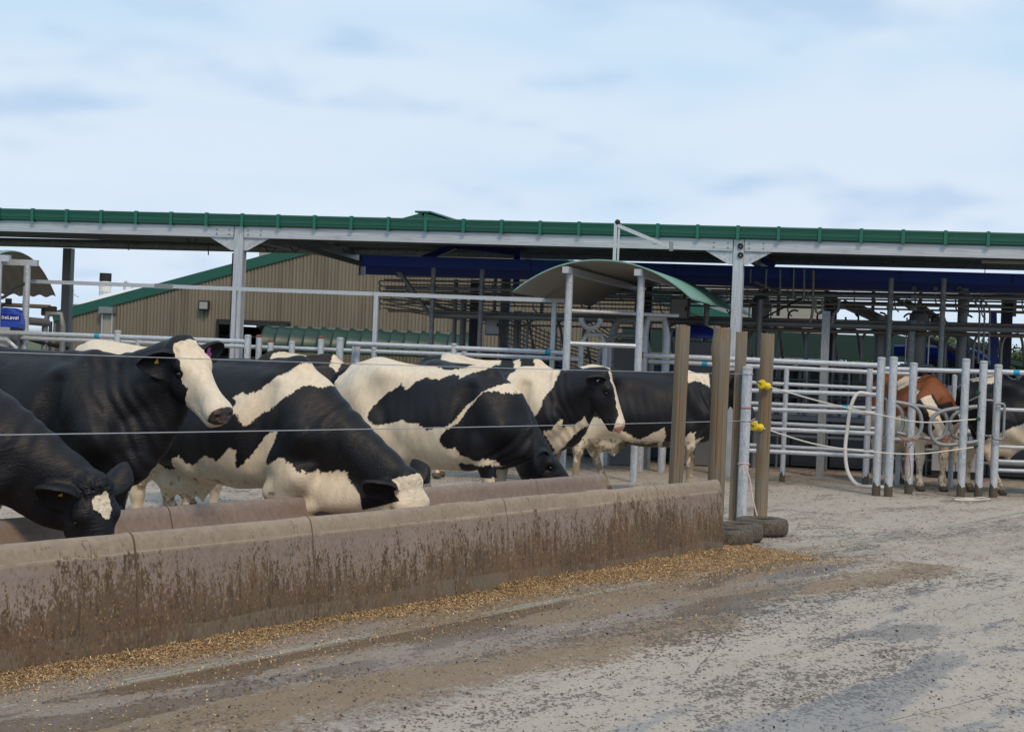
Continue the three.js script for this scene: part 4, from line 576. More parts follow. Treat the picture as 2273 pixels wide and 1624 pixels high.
{
  // drafting posts with their caps, and loop gates between them
  const P = [[1945, 1100, 796, 'leftmost of the six tall drafting posts, where the pen rails end'], [1972, 1102, 795, 'second tall drafting post, in front of the red cow rump'], [2017, 1096, 808, 'third drafting post, tied with orange twine'], [2133, 1103, 799, 'drafting post right of the red cow, with a coil of rope at its foot'], [2172, 1104, 804, 'drafting post with three green cord knots'], [2205, 1104, 812, 'rightmost drafting post beside the black cow hind leg']];
  for (const [u, v, t, l] of P) { const g = onGround(u, v), s = 4000 / -g.z, h = at(u + 12, t, s).y, root = thing('drafting_post', l, 'post', [g.x, 0, g.z], 0, 'galvanised drafting posts'); pipePost(root, 'pipe', V(0, 0, 0), h, 0.046, M.cap, 0.14); }
  const lg = (label, pts, s, r, extra) => { const root = thing('loop_gate', label, 'gate'); mesh('loop_pipe', elbow(pts.map(([u, v, ds]) => at(u, v, s + (ds || 0))), r, 0.16, 12), M.galvDull, root); for (const e of extra || []) mesh(e[0], e[1], M.galvDull, root); return root; };
  const hb = (u0, u1, v0, v1, s) => { const a = at(u0, v0, s), c = at(u1, v1, s); return ['hinge_frame', elbow([a, V(c.x, a.y, c.z), c, V(a.x, c.y, a.z), a.clone().add(V(0, -0.002, 0))], 0.016, 0.03, 8)]; };
  lg('left loop gate bent to a D between the second and third drafting posts', [[1977, 974], [1990, 975], [2028, 978], [2050, 950], [2040, 902], [1995, 893], [1978, 890]], 193, 0.024, [hb(1952, 1966, 884, 972, 193)]);
  lg('inner loop gate half hidden behind the second drafting post', [[1962, 965], [1985, 968], [2008, 950], [2002, 905], [1975, 895]], 189, 0.022);
  lg('right loop gate whose pipe end curls in a ring before the red cow', [[2170, 902], [2100, 908], [2066, 925], [2064, 965], [2084, 990], [2160, 982], [2185, 975]], 191, 0.024);
  lg('middle loop gate crossing the right one in front of the red cow', [[2028, 899], [2070, 905], [2100, 915], [2105, 945], [2092, 978], [2040, 970], [1990, 960]], 189.5, 0.022);
  lg('small loop gate with a square hinge beside the rightmost drafting post', [[2140, 975], [2110, 968], [2108, 930], [2128, 912], [2160, 905]], 188, 0.022, [hb(2188, 2205, 888, 968, 190), hb(2208, 2228, 895, 975, 191)]);
}
{
  // white rope across the gap, on yellow grips, and its bits
  const g1 = at(1698, 855, 238), g2 = at(1682, 947, 238), k1 = at(2172, 930, 191), k2 = at(2165, 992, 191);
  const grip = (p, q, label) => { const root = thing('gate_grip', label, 'handle', p.toArray()); const d = q.clone().sub(p).normalize(), pr = [[0.004, -0.062], [0.040, -0.060], [0.045, -0.050], [0.040, -0.040], [0.026, -0.030], [0.022, 0.0], [0.024, 0.018], [0.034, 0.032], [0.036, 0.05], [0.028, 0.060], [0.004, 0.064]].map(a => new THREE.Vector2(...a)); const g = new THREE.LatheGeometry(pr, 24); g.applyQuaternion(new THREE.Quaternion().setFromUnitVectors(UPV, d)); mesh('grip_body', g, M.yellow, root); mesh('hook', elbow([d.clone().multiplyScalar(-0.05), d.clone().multiplyScalar(-0.12), d.clone().multiplyScalar(-0.15).add(V(-0.03, 0.05, 0.02)), V(-0.2, 0.09, 0.04)], 0.006, 0.04, 8), M.rubber, root); return d; };
  const d1 = grip(g1, at(1800, 892, 230), 'upper yellow insulated grip at the round timber post'), d2 = grip(g2, at(1800, 975, 230), 'lower yellow insulated grip at the round timber post');
  const rp = (n, l, pts) => { const root = thing('rope', l, 'rope'); mesh(n, tube(pts, 0.007, 8, 60), M.rope, root); return root; };
  rp('strand', 'upper white rope sagging from the yellow grip to the knotted post', [g1.clone().addScaledVector(d1, 0.06), at(1830, 893, 225), at(1960, 922, 210), at(2050, 937, 200), k1]); rp('strand', 'lower white rope sagging from the yellow grip to the knotted post', [g2.clone().addScaledVector(d2, 0.06), at(1800, 983, 227), at(1920, 1001, 212), at(2040, 1007, 200), k2]);
  rp('strand', 'short white cord tied from the knotted post back to the race', [at(2172, 880, 191.5), at(2155, 888, 189), at(2140, 895, 186)]);
  for (const [u, v, l] of [[2172, 872, 'top'], [2172, 930, 'middle'], [2167, 990, 'lowest']]) { const p = at(u, v, 193.6), root = thing('cord_knot', l + ' green cord knot wound round the drafting post', 'knot', p.toArray(), 0, 'green knots on one drafting post'); for (let i = 0; i < 3; i++) { const t = new THREE.TorusGeometry(0.022 - i * 0.004, 0.006, 6, 14); t.rotateX(0.5 * i); t.rotateY(i); mesh('cord_turn', t, M.knot, root); } }
  const tw = thing('twine', 'loop of orange twine hanging from the loop gate by the third post', 'twine'); mesh('twine_loop', tube([at(2018, 972, 196), at(2008, 985, 196), at(2013, 1000, 196), at(2010, 1040, 196), at(2014, 1062, 196), at(2021, 1056, 196), at(2018, 1010, 196), at(2014, 1000, 196), at(2026, 984, 196), at(2030, 972, 196)], 0.006, 6, 60), M.twine, tw); mesh('twine_wrap', tube([at(2000, 972, 196), at(2010, 976, 197), at(2022, 972, 197), at(2032, 975, 197), at(2040, 969, 196)], 0.012, 6, 24), M.twine, tw);
  const co = thing('rope_coil', 'slack coil of pale rope on the concrete by a drafting post', 'rope'); mesh('coil', tube([[2125, 1104], [2150, 1106], [2185, 1104], [2198, 1107], [2170, 1109], [2130, 1107], [2120, 1109], [2160, 1110], [2190, 1108]].map(([u, v], i) => onGround(u, v, 0.012 + 0.004 * (i % 3))), 0.007, 6, 80), M.rope, co);
  // white hose drooping beside the pen
  const hs = thing('white_hose', 'white hose looping from the pen rail down to the concrete', 'hose'); mesh('hose_tube', tube([[1930, 874, 189], [1905, 873, 189], [1890, 900, 189], [1882, 950, 189], [1877, 1000, 189.5], [1884, 1050, 190], [1905, 1076, 191], [1930, 1080, 191], [1962, 1081, 191]].map(([u, v, s]) => at(u, v, s)).map(p => { p.y = Math.max(p.y, 0.025); return p; }), 0.022, 12, 90), M.hose, hs);
}
// ---------------------------------------------------------------- timber posts, steel strainer, wires, tyres
function timber(label, u, vBase, vTop, s0, w, d, round, opt = {}) {
  const g = vBase ? onGround(u, vBase) : (() => { const p = at(u, 1000, s0); p.y = 0; return p; })(), s = vBase ? 4000 / -g.z : s0, h = at(u, vTop, s).y, root = thing('timber_post', label, 'post', [g.x, 0, g.z], opt.turn || 0.2, 'timber posts at the trough end');
  const K = 40, N = round ? 28 : 32, pos = [], idx = [], uv = [], sd = opt.seed || 1;
  for (let i = 0; i <= K; i++) { const t = i / K, y = h * t; for (let j = 0; j <= N; j++) { const a = j / N * 6.28318, c = Math.cos(a), q = Math.sin(a); let rx, rz; if (round) { const r = w / 2 * (1 + 0.05 * (noise2(c * 1.5 + sd, y * 2 + q) - 0.5) + 0.03 * noise2(y * 9, a)); rx = c * r; rz = q * r; if (round === 2 && q > 0) rz *= 0.35; } else { const e = 7, k = 1 / Math.pow(Math.pow(Math.abs(c), e) + Math.pow(Math.abs(q), e), 1 / e); rx = c * k * w / 2; rz = q * k * d / 2; const ch = 1 + 0.02 * (noise2(y * 3 + sd, a * 2) - 0.5); rx *= ch; rz *= ch; }
    if (opt.knot && Math.abs(y - h * 0.90) < 0.12 && c < -0.3) rx *= 1 + 0.22 * Math.cos((y - h * 0.9) / 0.12 * 1.57) * (0.5 + noise2(y * 40, a * 4)); const lean = (opt.lean || 0) * y; pos.push(rx + lean, y + (i === K ? 0.018 * (noise2(c * 3 + sd, q * 3) - 0.5) : 0), rz); uv.push(j / N, y / 1.8); } }
  for (let i = 0; i < K; i++) for (let j = 0; j < N; j++) { const a = i * (N + 1) + j; idx.push(a, a + N + 1, a + 1, a + 1, a + N + 1, a + N + 2); }
  const gm = new THREE.BufferGeometry(); gm.setAttribute('position', new THREE.Float32BufferAttribute(pos, 3)); gm.setAttribute('uv', new THREE.Float32BufferAttribute(uv, 2)); gm.setIndex(idx); gm.computeVertexNormals(); mesh('stake', gm, M.wood, root);
  const e = new THREE.BufferGeometry(), ep = [(opt.lean || 0) * h, h, 0], ei = []; for (let j = 0; j <= N; j++) ep.push(...pos.slice((K * (N + 1) + j) * 3, (K * (N + 1) + j) * 3 + 3)); for (let j = 1; j <= N; j++) ei.push(0, j + 1, j); e.setAttribute('position', new THREE.Float32BufferAttribute(ep, 3)); e.setIndex(ei); e.computeVertexNormals(); mesh('end_grain', e, M.woodEnd, root);
  if (opt.chock) { const c = new THREE.Shape([[0, 0], [w * 0.52, 0.30], [w * 0.52, -1.0], [0, -1.0]].map(q => new THREE.Vector2(...q))); const b = new THREE.ExtrudeGeometry(c, { depth: 0.03, bevelEnabled: true, bevelSize: 0.004, bevelThickness: 0.004, bevelSegments: 1 }); b.translate(0.01, h * 0.52, d / 2 + 0.006); const q = mesh('facing_batten', b, M.wood, root); }
  return root;
}
timber('split half-round timber post with an orange sawn edge, nearest the hood', 1502, 0, 722, 272, 0.105, 0.075, false, { seed: 3, turn: 0.62, lean: 0.010 });
timber('thick knotted timber post with a gnarled bark edge, second from left', 1593, 0, 727, 271, 0.140, 0.14, true, { seed: 8, knot: 1 });
timber('flat sawn timber board post with a slanted cut mark', 1630, 1155, 736, 0, 0.105, 0.05, false, { seed: 5, turn: -0.1 });
timber('round timber post carrying the yellow insulated grips', 1688, 1152, 740, 0, 0.125, 0.125, true, { seed: 12, turn: 1 });
{
  const g = onGround(1646, 1158), s = 4000 / -g.z, h = at(1661, 817, s).y, root = thing('steel_strainer_post', 'round galvanised steel strainer post with pink tape tied at mid height', 'post', [g.x, 0, g.z]);
  pipePost(root, 'pipe', V(0, 0, 0), h, 0.047, M.cap); mesh('weld_ring', new THREE.CylinderGeometry(0.0485, 0.0485, 0.012, 20).translate(0, h - 0.37, 0), M.weld, root);
  const tp = thing('tape_strand', 'pale pink tape tied to the steel post and trailing to the tyres', 'tape'); const q = (u, v) => at(u, v, s + 3.5); mesh('tape_tail', tube([q(1654, 1035), q(1664, 1060), q(1670, 1100), q(1680, 1140), q(1686, 1160), q(1677, 1188)], 0.007, 6, 40), M.tapePink = S([0.60, 0.44, 0.42], 0.8), tp); mesh('tape_wrap', new THREE.TorusGeometry(0.053, 0.006, 6, 24).rotateX(1.4).translate(g.x, at(1654, 1030, s).y, g.z), M.tapePink, tp); mesh('tape_bow', tube([q(1642, 1048), q(1648, 1034), q(1656, 1032), q(1660, 1042)], 0.006, 6, 20), M.tapePink, tp);
  // two tight wires along the trough
  const wireThing = (l, v0, v1, u1) => { const root2 = thing('fence_wire', l, 'wire'); const a = trW(-3.2, -0.02), e = V(g.x - 0.03, 0, g.z); const pts = []; for (let i = 0; i <= 16; i++) { const t = i / 16, p = a.clone().lerp(e, t); p.y = mixn(v0, v1, t) - 0.012 * Math.sin(Math.PI * t); pts.push(p); } mesh('wire_strand', tube(pts, v0 > 1.2 ? 0.0022 : 0.003, 6, 60), M.wire, root2); return root2; };
  const yU = at(1655, 830, s).y, yL = at(1652, 934, s).y; wireThing('upper fence wire stretched over the cows to the steel post', 1.415, yU); wireThing('lower fence wire stretched across the cows above the trough', 1.06, yL);
  for (const y of [yU, yL]) mesh('wire_tie', new THREE.TorusGeometry(0.051, 0.006, 6, 24).rotateX(1.5).translate(0, y, 0), M.wire, root);
}
{
  const rp = [[0.15, 0.02], [0.165, 0.0], [0.24, -0.004], [0.272, 0.012], [0.285, 0.05], [0.287, 0.10], [0.285, 0.15], [0.272, 0.185], [0.24, 0.20], [0.165, 0.197], [0.15, 0.177], [0.158, 0.165], [0.235, 0.165], [0.25, 0.14], [0.25, 0.06], [0.235, 0.035], [0.158, 0.035], [0.15, 0.02]];
  const treadMap = dataTex(512, 128, (u, v, o) => { const n = tileN(u, v, 40, 81) * 0.5 + tileN(u, v, 90, 82) * 0.5, d = n > 0.52 ? 1 : 0.5; o[0] = 0.12 * d; o[1] = 0.10 * d; o[2] = 0.078 * d; });
  treadMap.repeat.set(4, 1); M.tyre = S([1, 1, 1], 0.9, 0, { map: treadMap, bumpMap: treadMap, bumpScale: 0.006 });
  for (const [u, v, l, sc, dy] of [[1690, 1187, 'old tyre lying flat in front of the round timber post', 0.80, 0], [1640, 1200, 'old tyre lying flat at the foot of the steel post', 0.70, 0.0], [1611, 1213, 'old tyre lying flat nearest the trough end, strewn with straw', 0.76, 0]]) {
    const g = onGround(u, v), root = thing('tyre', l, 'tyre', [g.x, 0.003 + dy, g.z], u * 0.1, 'old tyres at the post feet'); mesh('tyre_case', new THREE.LatheGeometry(rp.map(p => new THREE.Vector2(p[0] * sc, p[1] * 0.70 + 0.004)), 56), M.tyre, root);
  }
}
// ---------------------------------------------------------------- trees far beyond the shed
function farTree(u, vTop, s, w, label, seed) {
  const base = at(u, vTop, s), h = base.y, root = thing('pasture_tree', label, 'tree', [base.x, 0, base.z], seed, 'trees beyond the shed');
  mesh('trunk', rod(V(0, -0.03, 0), V(0.1, h * 0.55, 0), 0.22, 10, 0.12), M.bark, root);
  for (let i = 0; i < 5; i++) { const a = i * 1.3 + seed; mesh('limb', rod(V(0.05, h * (0.3 + 0.05 * i), 0), V(Math.cos(a) * w * 0.3, h * (0.62 + 0.05 * i), Math.sin(a) * w * 0.3), 0.09, 6, 0.03), M.bark, root); }
  let sd = seed * 7919 + 13; const r = () => { sd = (Math.imul(sd, 1664525) + 1013904223) >>> 0; return sd / 4294967296; };
  const pos = [], col = [], clumps = []; for (let i = 0; i < 26; i++) { const a = r() * 6.28, e = Math.pow(r(), 0.6), hh = 0.35 + 0.62 * r(); clumps.push([Math.cos(a) * w * 0.42 * e * Math.sqrt(1.15 - hh * 0.55), h * hh, Math.sin(a) * w * 0.42 * e, w * (0.10 + 0.10 * r())]); }
  for (const c of clumps) for (let i = 0; i < 260; i++) { const a = r() * 6.28, b = Math.acos(2 * r() - 1), q = c[3] * Math.pow(r(), 0.4), x = c[0] + Math.sin(b) * Math.cos(a) * q, y = c[1] + Math.cos(b) * q * 0.8, z = c[2] + Math.sin(b) * Math.sin(a) * q, k = 0.6 + 0.8 * r(), L = 0.09 + 0.08 * r(), d1 = [r() - 0.5, r() - 0.5, r() - 0.5], d2 = [r() - 0.5, r() - 0.5, r() - 0.5]; pos.push(x, y, z, x + d1[0] * L * 2, y + d1[1] * L * 2, z + d1[2] * L * 2, x + d2[0] * L * 2, y + d2[1] * L * 2, z + d2[2] * L * 2); for (let v = 0; v < 3; v++) col.push(0.085 * k, 0.115 * k, 0.045 * k); }
  const g = new THREE.BufferGeometry(); g.setAttribute('position', new THREE.Float32BufferAttribute(pos, 3)); g.setAttribute('color', new THREE.Float32BufferAttribute(col, 3)); g.computeVertexNormals(); mesh('crown', g, M.leafV || (M.leafV = new THREE.MeshStandardMaterial({ vertexColors: true, roughness: 0.75, side: THREE.DoubleSide })), root);
}
farTree(2075, 752, 46, 4.2, 'round olive-green tree seen through the shed just right of the riser pipes', 3); farTree(2188, 766, 44, 3.4, 'small olive tree seen low beside the thin riser pipes', 5); farTree(2258, 776, 46, 3.6, 'olive-green tree at the right picture edge above the dark roof', 9); farTree(1920, 776, 46, 3.4, 'small tree glimpsed between the dark roof and the blue duct', 14);
// ---------------------------------------------------------------- cattle
// One continuous skin per animal: a distance field (lofted trunk and head, tapered
// bones for neck and legs) meshed by surface nets; the coat is colour per vertex.
const mix = (a, b, t) => a + (b - a) * t;
const smin = (a, b, k) => { const h = Math.max(k - Math.abs(a - b), 0) / k; return Math.min(a, b) - h * h * k * 0.25; };
const smax = (a, b, k) => -smin(-a, -b, k);
function loft(rows) {           // rows: x, yTop, yBottom, halfWidth, exponent
  const n = rows.length, x0 = rows[0][0], x1 = rows[n - 1][0], N = 160;
  const tab = [1, 2, 3, 4].map(c => {
    const out = new Float32Array(N + 1);
    for (let i = 0; i <= N; i++) {
      const x = x0 + (x1 - x0) * i / N; let k = 0; while (k < n - 2 && x > rows[k + 1][0]) k++;
      const g = j => rows[Math.max(0, Math.min(n - 1, j))];
      const p0 = g(k - 1), p1 = g(k), p2 = g(k + 1), p3 = g(k + 2), t = (x - p1[0]) / (p2[0] - p1[0]), h = p2[0] - p1[0];
      const m1 = k ? (p2[c] - p0[c]) / (p2[0] - p0[0]) * h : (p2[c] - p1[c]), m2 = k < n - 2 ? (p3[c] - p1[c]) / (p3[0] - p1[0]) * h : (p2[c] - p1[c]);
      const t2 = t * t, t3 = t2 * t;
      out[i] = (2 * t3 - 3 * t2 + 1) * p1[c] + (t3 - 2 * t2 + t) * m1 + (-2 * t3 + 3 * t2) * p2[c] + (t3 - t2) * m2;
    }
    return out;
  });
  return (x, y, z) => {
    const xc = Math.max(x0, Math.min(x1, x)), f = (xc - x0) / (x1 - x0) * N, i = Math.min(N - 1, f | 0), t = f - i;
    const top = mix(tab[0][i], tab[0][i + 1], t), bot = mix(tab[1][i], tab[1][i + 1], t), w = Math.max(0.01, mix(tab[2][i], tab[2][i + 1], t)), ex = mix(tab[3][i], tab[3][i + 1], t);
    const yc = bot + (top - bot) * 0.46, dy = y - yc, h = dy > 0 ? top - yc : yc - bot, e = dy > 0 ? ex : 2.15;
    const rho = Math.pow(Math.pow(Math.abs(z) / w, e) + Math.pow(Math.abs(dy) / Math.max(0.01, h), e), 1 / e) + 1e-6;
    const len = Math.hypot(z, dy);
    let d = rho < 1e-3 ? -Math.min(w, h) : len * (1 - 1 / rho);
    d = Math.max(d, -Math.min(w, h));
    const ox = x - xc;
    return ox ? (d > 0 ? Math.hypot(d, ox) : Math.abs(ox) + Math.max(d, -0.02)) : d;
  };
}
const trunkField = loft([
  [-0.93, 1.21, 1.03, 0.06, 2], [-0.89, 1.285, 0.93, 0.13, 2], [-0.82, 1.345, 0.84, 0.19, 2.1], [-0.70, 1.372, 0.74, 0.235, 2.2], [-0.52, 1.378, 0.66, 0.265, 2.3],
  [-0.34, 1.372, 0.60, 0.305, 2.2], [-0.14, 1.362, 0.555, 0.355, 2.0], [0.06, 1.357, 0.535, 0.37, 1.95], [0.24, 1.363, 0.545, 0.345, 1.9], [0.38, 1.38, 0.565, 0.30, 1.75],
  [0.50, 1.362, 0.585, 0.255, 1.7], [0.62, 1.27, 0.61, 0.215, 1.8], [0.72, 1.15, 0.66, 0.165, 2], [0.79, 1.05, 0.74, 0.105, 2], [0.84, 0.97, 0.82, 0.04, 2]]);
const headField = loft([
  [-0.045, 0.035, -0.05, 0.03, 2], [-0.02, 0.055, -0.09, 0.07, 2.2], [0.03, 0.072, -0.13, 0.098, 2.3], [0.10, 0.078, -0.165, 0.113, 2.5], [0.17, 0.076, -0.185, 0.113, 2.5], [0.24, 0.068, -0.175, 0.094, 2.3],
  [0.31, 0.058, -0.14, 0.075, 2.2], [0.38, 0.050, -0.125, 0.067, 2.2], [0.44, 0.044, -0.122, 0.073, 2.3], [0.49, 0.034, -0.118, 0.077, 2.4], [0.525, 0.010, -0.09, 0.062, 2.4], [0.545, -0.02, -0.065, 0.035, 2]]);
function v3(a) { return new THREE.Vector3(a[0], a[1], a[2]); }
function cowField(o) {
  const bones = [];
  const B = (a, b, ra, rb, k = 0.05) => {
    const c = [(a[0] + b[0]) / 2, (a[1] + b[1]) / 2, (a[2] + b[2]) / 2], L = [b[0] - a[0], b[1] - a[1], b[2] - a[2]], l2 = L[0] * L[0] + L[1] * L[1] + L[2] * L[2] || 1e-6;
    bones.push([a[0], a[1], a[2], L[0], L[1], L[2], l2, ra, rb, k, c[0], c[1], c[2], Math.sqrt(l2) / 2 + Math.max(ra, rb) + k]);
  };
  const lg = o.legs || {};
  for (const s of [-1, 1]) {
    const key = s > 0 ? 'R' : 'L', ff = lg['f' + key] || 0, hh = lg['h' + key] || 0, zf = 0.155 * s, zh = 0.165 * s;
    // fore leg; ff swings the foot forward or back
    B([0.42, 1.20, 0.14 * s], [0.655, 0.92, 0.185 * s], 0.10, 0.105, 0.10); B([0.655, 0.92, 0.185 * s], [0.50, 0.74, 0.185 * s], 0.105, 0.085, 0.08);
    B([0.50, 0.76, 0.18 * s], [0.525 + ff * 0.55, 0.42, zf], 0.088, 0.05, 0.08); B([0.527 + ff * 0.55, 0.43, zf], [0.53 + ff * 0.58, 0.38, zf], 0.056, 0.052, 0.03);
    B([0.53 + ff * 0.58, 0.38, zf], [0.515 + ff, 0.16, zf], 0.040, 0.034, 0.04); B([0.513 + ff, 0.155, zf], [0.52 + ff, 0.135, zf], 0.046, 0.045, 0.03);
    B([0.52 + ff, 0.13, zf], [0.57 + ff, 0.065, zf], 0.036, 0.042, 0.03);
    for (const c of [-1, 1]) B([0.555 + ff, 0.042, zf + c * 0.027], [0.615 + ff, 0.026, zf + c * 0.024], 0.036, 0.022, 0.012);
    // hind leg
    B([-0.62, 1.14, 0.15 * s], [-0.46, 0.84, 0.205 * s], 0.155, 0.135, 0.10); B([-0.76, 1.05, 0.13 * s], [-0.66, 0.76, 0.175 * s], 0.11, 0.095, 0.10);
    B([-0.44, 0.86, 0.205 * s], [-0.36, 0.78, 0.215 * s], 0.12, 0.085, 0.10); B([-0.48, 0.80, 0.20 * s], [-0.69 + hh * 0.5, 0.53, zh], 0.105, 0.052, 0.08);
    B([-0.70 + hh * 0.5, 0.58, zh], [-0.755 + hh * 0.5, 0.535, zh], 0.032, 0.034, 0.05); B([-0.70 + hh * 0.5, 0.52, zh], [-0.695 + hh * 0.6, 0.46, zh], 0.056, 0.05, 0.04);
    B([-0.695 + hh * 0.6, 0.46, zh], [-0.685 + hh, 0.16, zh], 0.044, 0.036, 0.04); B([-0.685 + hh, 0.155, zh], [-0.68 + hh, 0.135, zh], 0.047, 0.046, 0.03);
    B([-0.68 + hh, 0.13, zh], [-0.63 + hh, 0.065, zh], 0.036, 0.042, 0.03);
    for (const c of [-1, 1]) B([-0.645 + hh, 0.042, zh + c * 0.027], [-0.585 + hh, 0.026, zh + c * 0.024], 0.036, 0.022, 0.012);
    // hook and pin bones, flank fold
    B([-0.54, 1.325, 0.11 * s], [-0.40, 1.292, 0.228 * s], 0.05, 0.042, 0.22); B([-0.86, 1.215, 0.08 * s], [-0.885, 1.20, 0.115 * s], 0.05, 0.04, 0.09);
    B([-0.36, 0.80, 0.20 * s], [-0.20, 0.66, 0.23 * s], 0.05, 0.03, 0.12);
    if (!o.dry) for (const tx of [-0.50, -0.33]) B([tx, 0.50, 0.075 * s], [tx, 0.425, 0.075 * s], 0.018, 0.012, 0.03);
  }
  if (!o.dry) { B([-0.50, 0.62, 0], [-0.32, 0.60, 0], 0.145, 0.13, 0.09); B([-0.48, 0.58, 0.075], [-0.34, 0.57, 0.075], 0.10, 0.09, 0.06); B([-0.48, 0.58, -0.075], [-0.34, 0.57, -0.075], 0.10, 0.09, 0.06); }
  B([-0.80, 1.345, 0], [-0.60, 1.372, 0], 0.035, 0.03, 0.08);                       // tail head
  B([-0.60, 1.365, 0], [0.30, 1.352, 0], 0.022, 0.022, 0.07); B([0.30, 1.355, 0], [0.48, 1.372, 0], 0.03, 0.035, 0.10);
  if (!o.noTail) {
    const tz = o.tailZ || 0;
    B([-0.83, 1.33, 0], [-0.935, 1.24, tz * 0.2], 0.036, 0.03, 0.04); B([-0.935, 1.24, tz * 0.2], [-0.965, 0.95, tz * 0.6], 0.03, 0.024, 0.03);
    B([-0.965, 0.95, tz * 0.6], [-0.95, 0.66, tz], 0.024, 0.022, 0.02); B([-0.95, 0.66, tz], [-0.945, 0.52, tz], 0.026, 0.05, 0.03); B([-0.945, 0.52, tz], [-0.95, 0.34, tz], 0.05, 0.016, 0.03);
  }
  B([0.60, 0.70, 0], [0.76, 0.74, 0], 0.11, 0.095, 0.10);                          // brisket
  // neck: crest, core and throat chains from the trunk to the head
  const H = o.head, poll = v3(H.at), hx = v3(H.dir).normalize(), up = v3(H.up || [0, 1, 0]);
  const hz = new THREE.Vector3().crossVectors(hx, up).normalize(), hy = new THREE.Vector3().crossVectors(hz, hx).normalize();
  const HS = o.headScale || 1, hp = (x, y, z) => { x *= HS; y *= HS; z *= HS; return [poll.x + hx.x * x + hy.x * y + hz.x * z, poll.y + hx.y * x + hy.y * y + hz.y * z, poll.z + hx.z * x + hy.z * y + hz.z * z]; };
  const chain = (pts, rs, k) => { for (let i = 0; i < pts.length - 1; i++) B(pts[i], pts[i + 1], rs[i], rs[i + 1], k); };
  const bez = (a, b, c, t) => [0, 1, 2].map(i => (1 - t) * (1 - t) * a[i] + 2 * t * (1 - t) * b[i] + t * t * c[i]);
  const nb = o.neckBend || [0, 0, 0], crest0 = [0.47, 1.30, 0], crest1 = hp(0.0, -0.005, 0), thr0 = [0.70, 0.88, 0], thr1 = hp(0.10, -0.145, 0), cr = [], co = [], th = [];
  const dropT = o.throatSag || 0.04;
  const mid = (a, b, e, lift) => [(a[0] + b[0]) / 2 + e[0], (a[1] + b[1]) / 2 + e[1] + lift, (a[2] + b[2]) / 2 + e[2]];
  const cm = mid(crest0, crest1, nb, -0.015), tm = mid(thr0, thr1, nb, -dropT);
  for (let i = 0; i <= 6; i++) { const t = i / 6, c = bez(crest0, cm, crest1, t), b = bez(thr0, tm, thr1, t); cr.push(c); th.push(b); co.push([0, 1, 2].map(j => c[j] * 0.5 + b[j] * 0.5)); }
  chain(cr, [0.08, 0.068, 0.060, 0.058, 0.060, 0.066, 0.070], 0.08);
  chain(co, [0.185, 0.155, 0.135, 0.122, 0.114, 0.110, 0.106], 0.10);
  chain(th, [0.12, 0.10, 0.085, 0.075, 0.07, 0.068, 0.068], 0.09);
  if (o.dewlap) {                                                                  // hanging skin under the neck
    const dl = th.map((p, i) => { const t = i / 6, g = o.dewlap * Math.sin(Math.PI * Math.min(1, 0.16 + t * 0.84)); return [p[0] + g * 0.35, p[1] - 0.05 - g * 0.75, p[2] + Math.sin(i * 1.9) * 0.012]; });
    chain(dl, [0.05, 0.035, 0.028, 0.026, 0.026, 0.03, 0.03], 0.11);
    B([0.80, 0.76, 0], dl[1], 0.06, 0.035, 0.09);
  }
  if (o.dewPts) { const q = o.dewPts; chain(q, q.map((_, i) => 0.030 + 0.006 * Math.sin(i * 2.1)), 0.10); const up = q.map((p, i) => { const t = th[Math.min(6, Math.round(i / (q.length - 1) * 5))]; return [0, 1, 2].map(a => p[a] * 0.5 + t[a] * 0.5); }); chain(up, up.map(() => 0.058), 0.12); B(q[0], [0.62, 0.66, q[0][2]], 0.04, 0.08, 0.10); }
  const ears = [-1, 1].map(s => {
    const e = (o.ears && (s > 0 ? o.ears.R : o.ears.L)) || {}, droop = e.droop ?? 0.12, back = e.back ?? 0.35, L = e.len ?? 0.2;
    const dir = new THREE.Vector3(-back, -droop, s).normalize(), face = new THREE.Vector3(0.75, 0.12 + (e.roll || 0), 0.35 * s);   // face: opening of the cup
    const w = new THREE.Vector3().crossVectors(dir, face).normalize(), f = new THREE.Vector3().crossVectors(w, dir).normalize();
    return { b: new THREE.Vector3(0.035, -0.005, 0.085 * s), dir, w, f, L, s };
  });
  const NX = (crest1[0] + thr1[0]) / 2 - 0.5, NY = (crest1[1] + thr1[1]) / 2 - 1.08, NZ = (crest1[2] + thr1[2]) / 2, boneN = bones.length, curl = o.curl || 0, sdd = (o.seed || 1) * 3.7;
  function head(x, y, z, raw) {                                                         // in the head's own frame
    let d = headField(x, y, z);
    const az = Math.abs(z);
    d = smin(d, Math.hypot(x - 0.145, y - 0.026, az - 0.082) - 0.034, 0.05);       // brow
    d = smin(d, Math.hypot((x - 0.20) * 0.7, y + 0.10, az - 0.055) - 0.055, 0.06);   // cheek
    d = smin(d, Math.hypot((x - 0.475) * 0.9, y + 0.028, az - 0.036) - 0.04, 0.04);   // muzzle
    { const t = Math.max(0, Math.min(1, (x - 0.20) / 0.28)), jy = mix(-0.135, -0.098, t), jr = mix(0.05, 0.033, t); d = smin(d, Math.hypot(x - (0.20 + 0.28 * t), y - jy, Math.max(0, az - 0.025)) - jr, 0.035); }
    d = smin(d, Math.hypot((x + 0.005) * 1.1, (y - 0.052) * 1.25, z * 0.75) - 0.05, 0.05); // poll
    d = smax(d, -(Math.hypot(x - 0.176, y + 0.008, az - 0.128) - 0.024), 0.02);    // eye socket
    d = smax(d, -(Math.hypot((x - 0.545) * 0.8, (y + 0.014) * 1.25, az - 0.042) - 0.018), 0.012);   // nostril
    { const t = Math.max(0, Math.min(1, (x - 0.41) / 0.14)); const my = mix(-0.086, -0.068, t); d = smax(d, -(Math.hypot(x - (0.41 + 0.14 * t), y - my, Math.max(0, 0.05 - az)) - 0.0035), 0.008); }
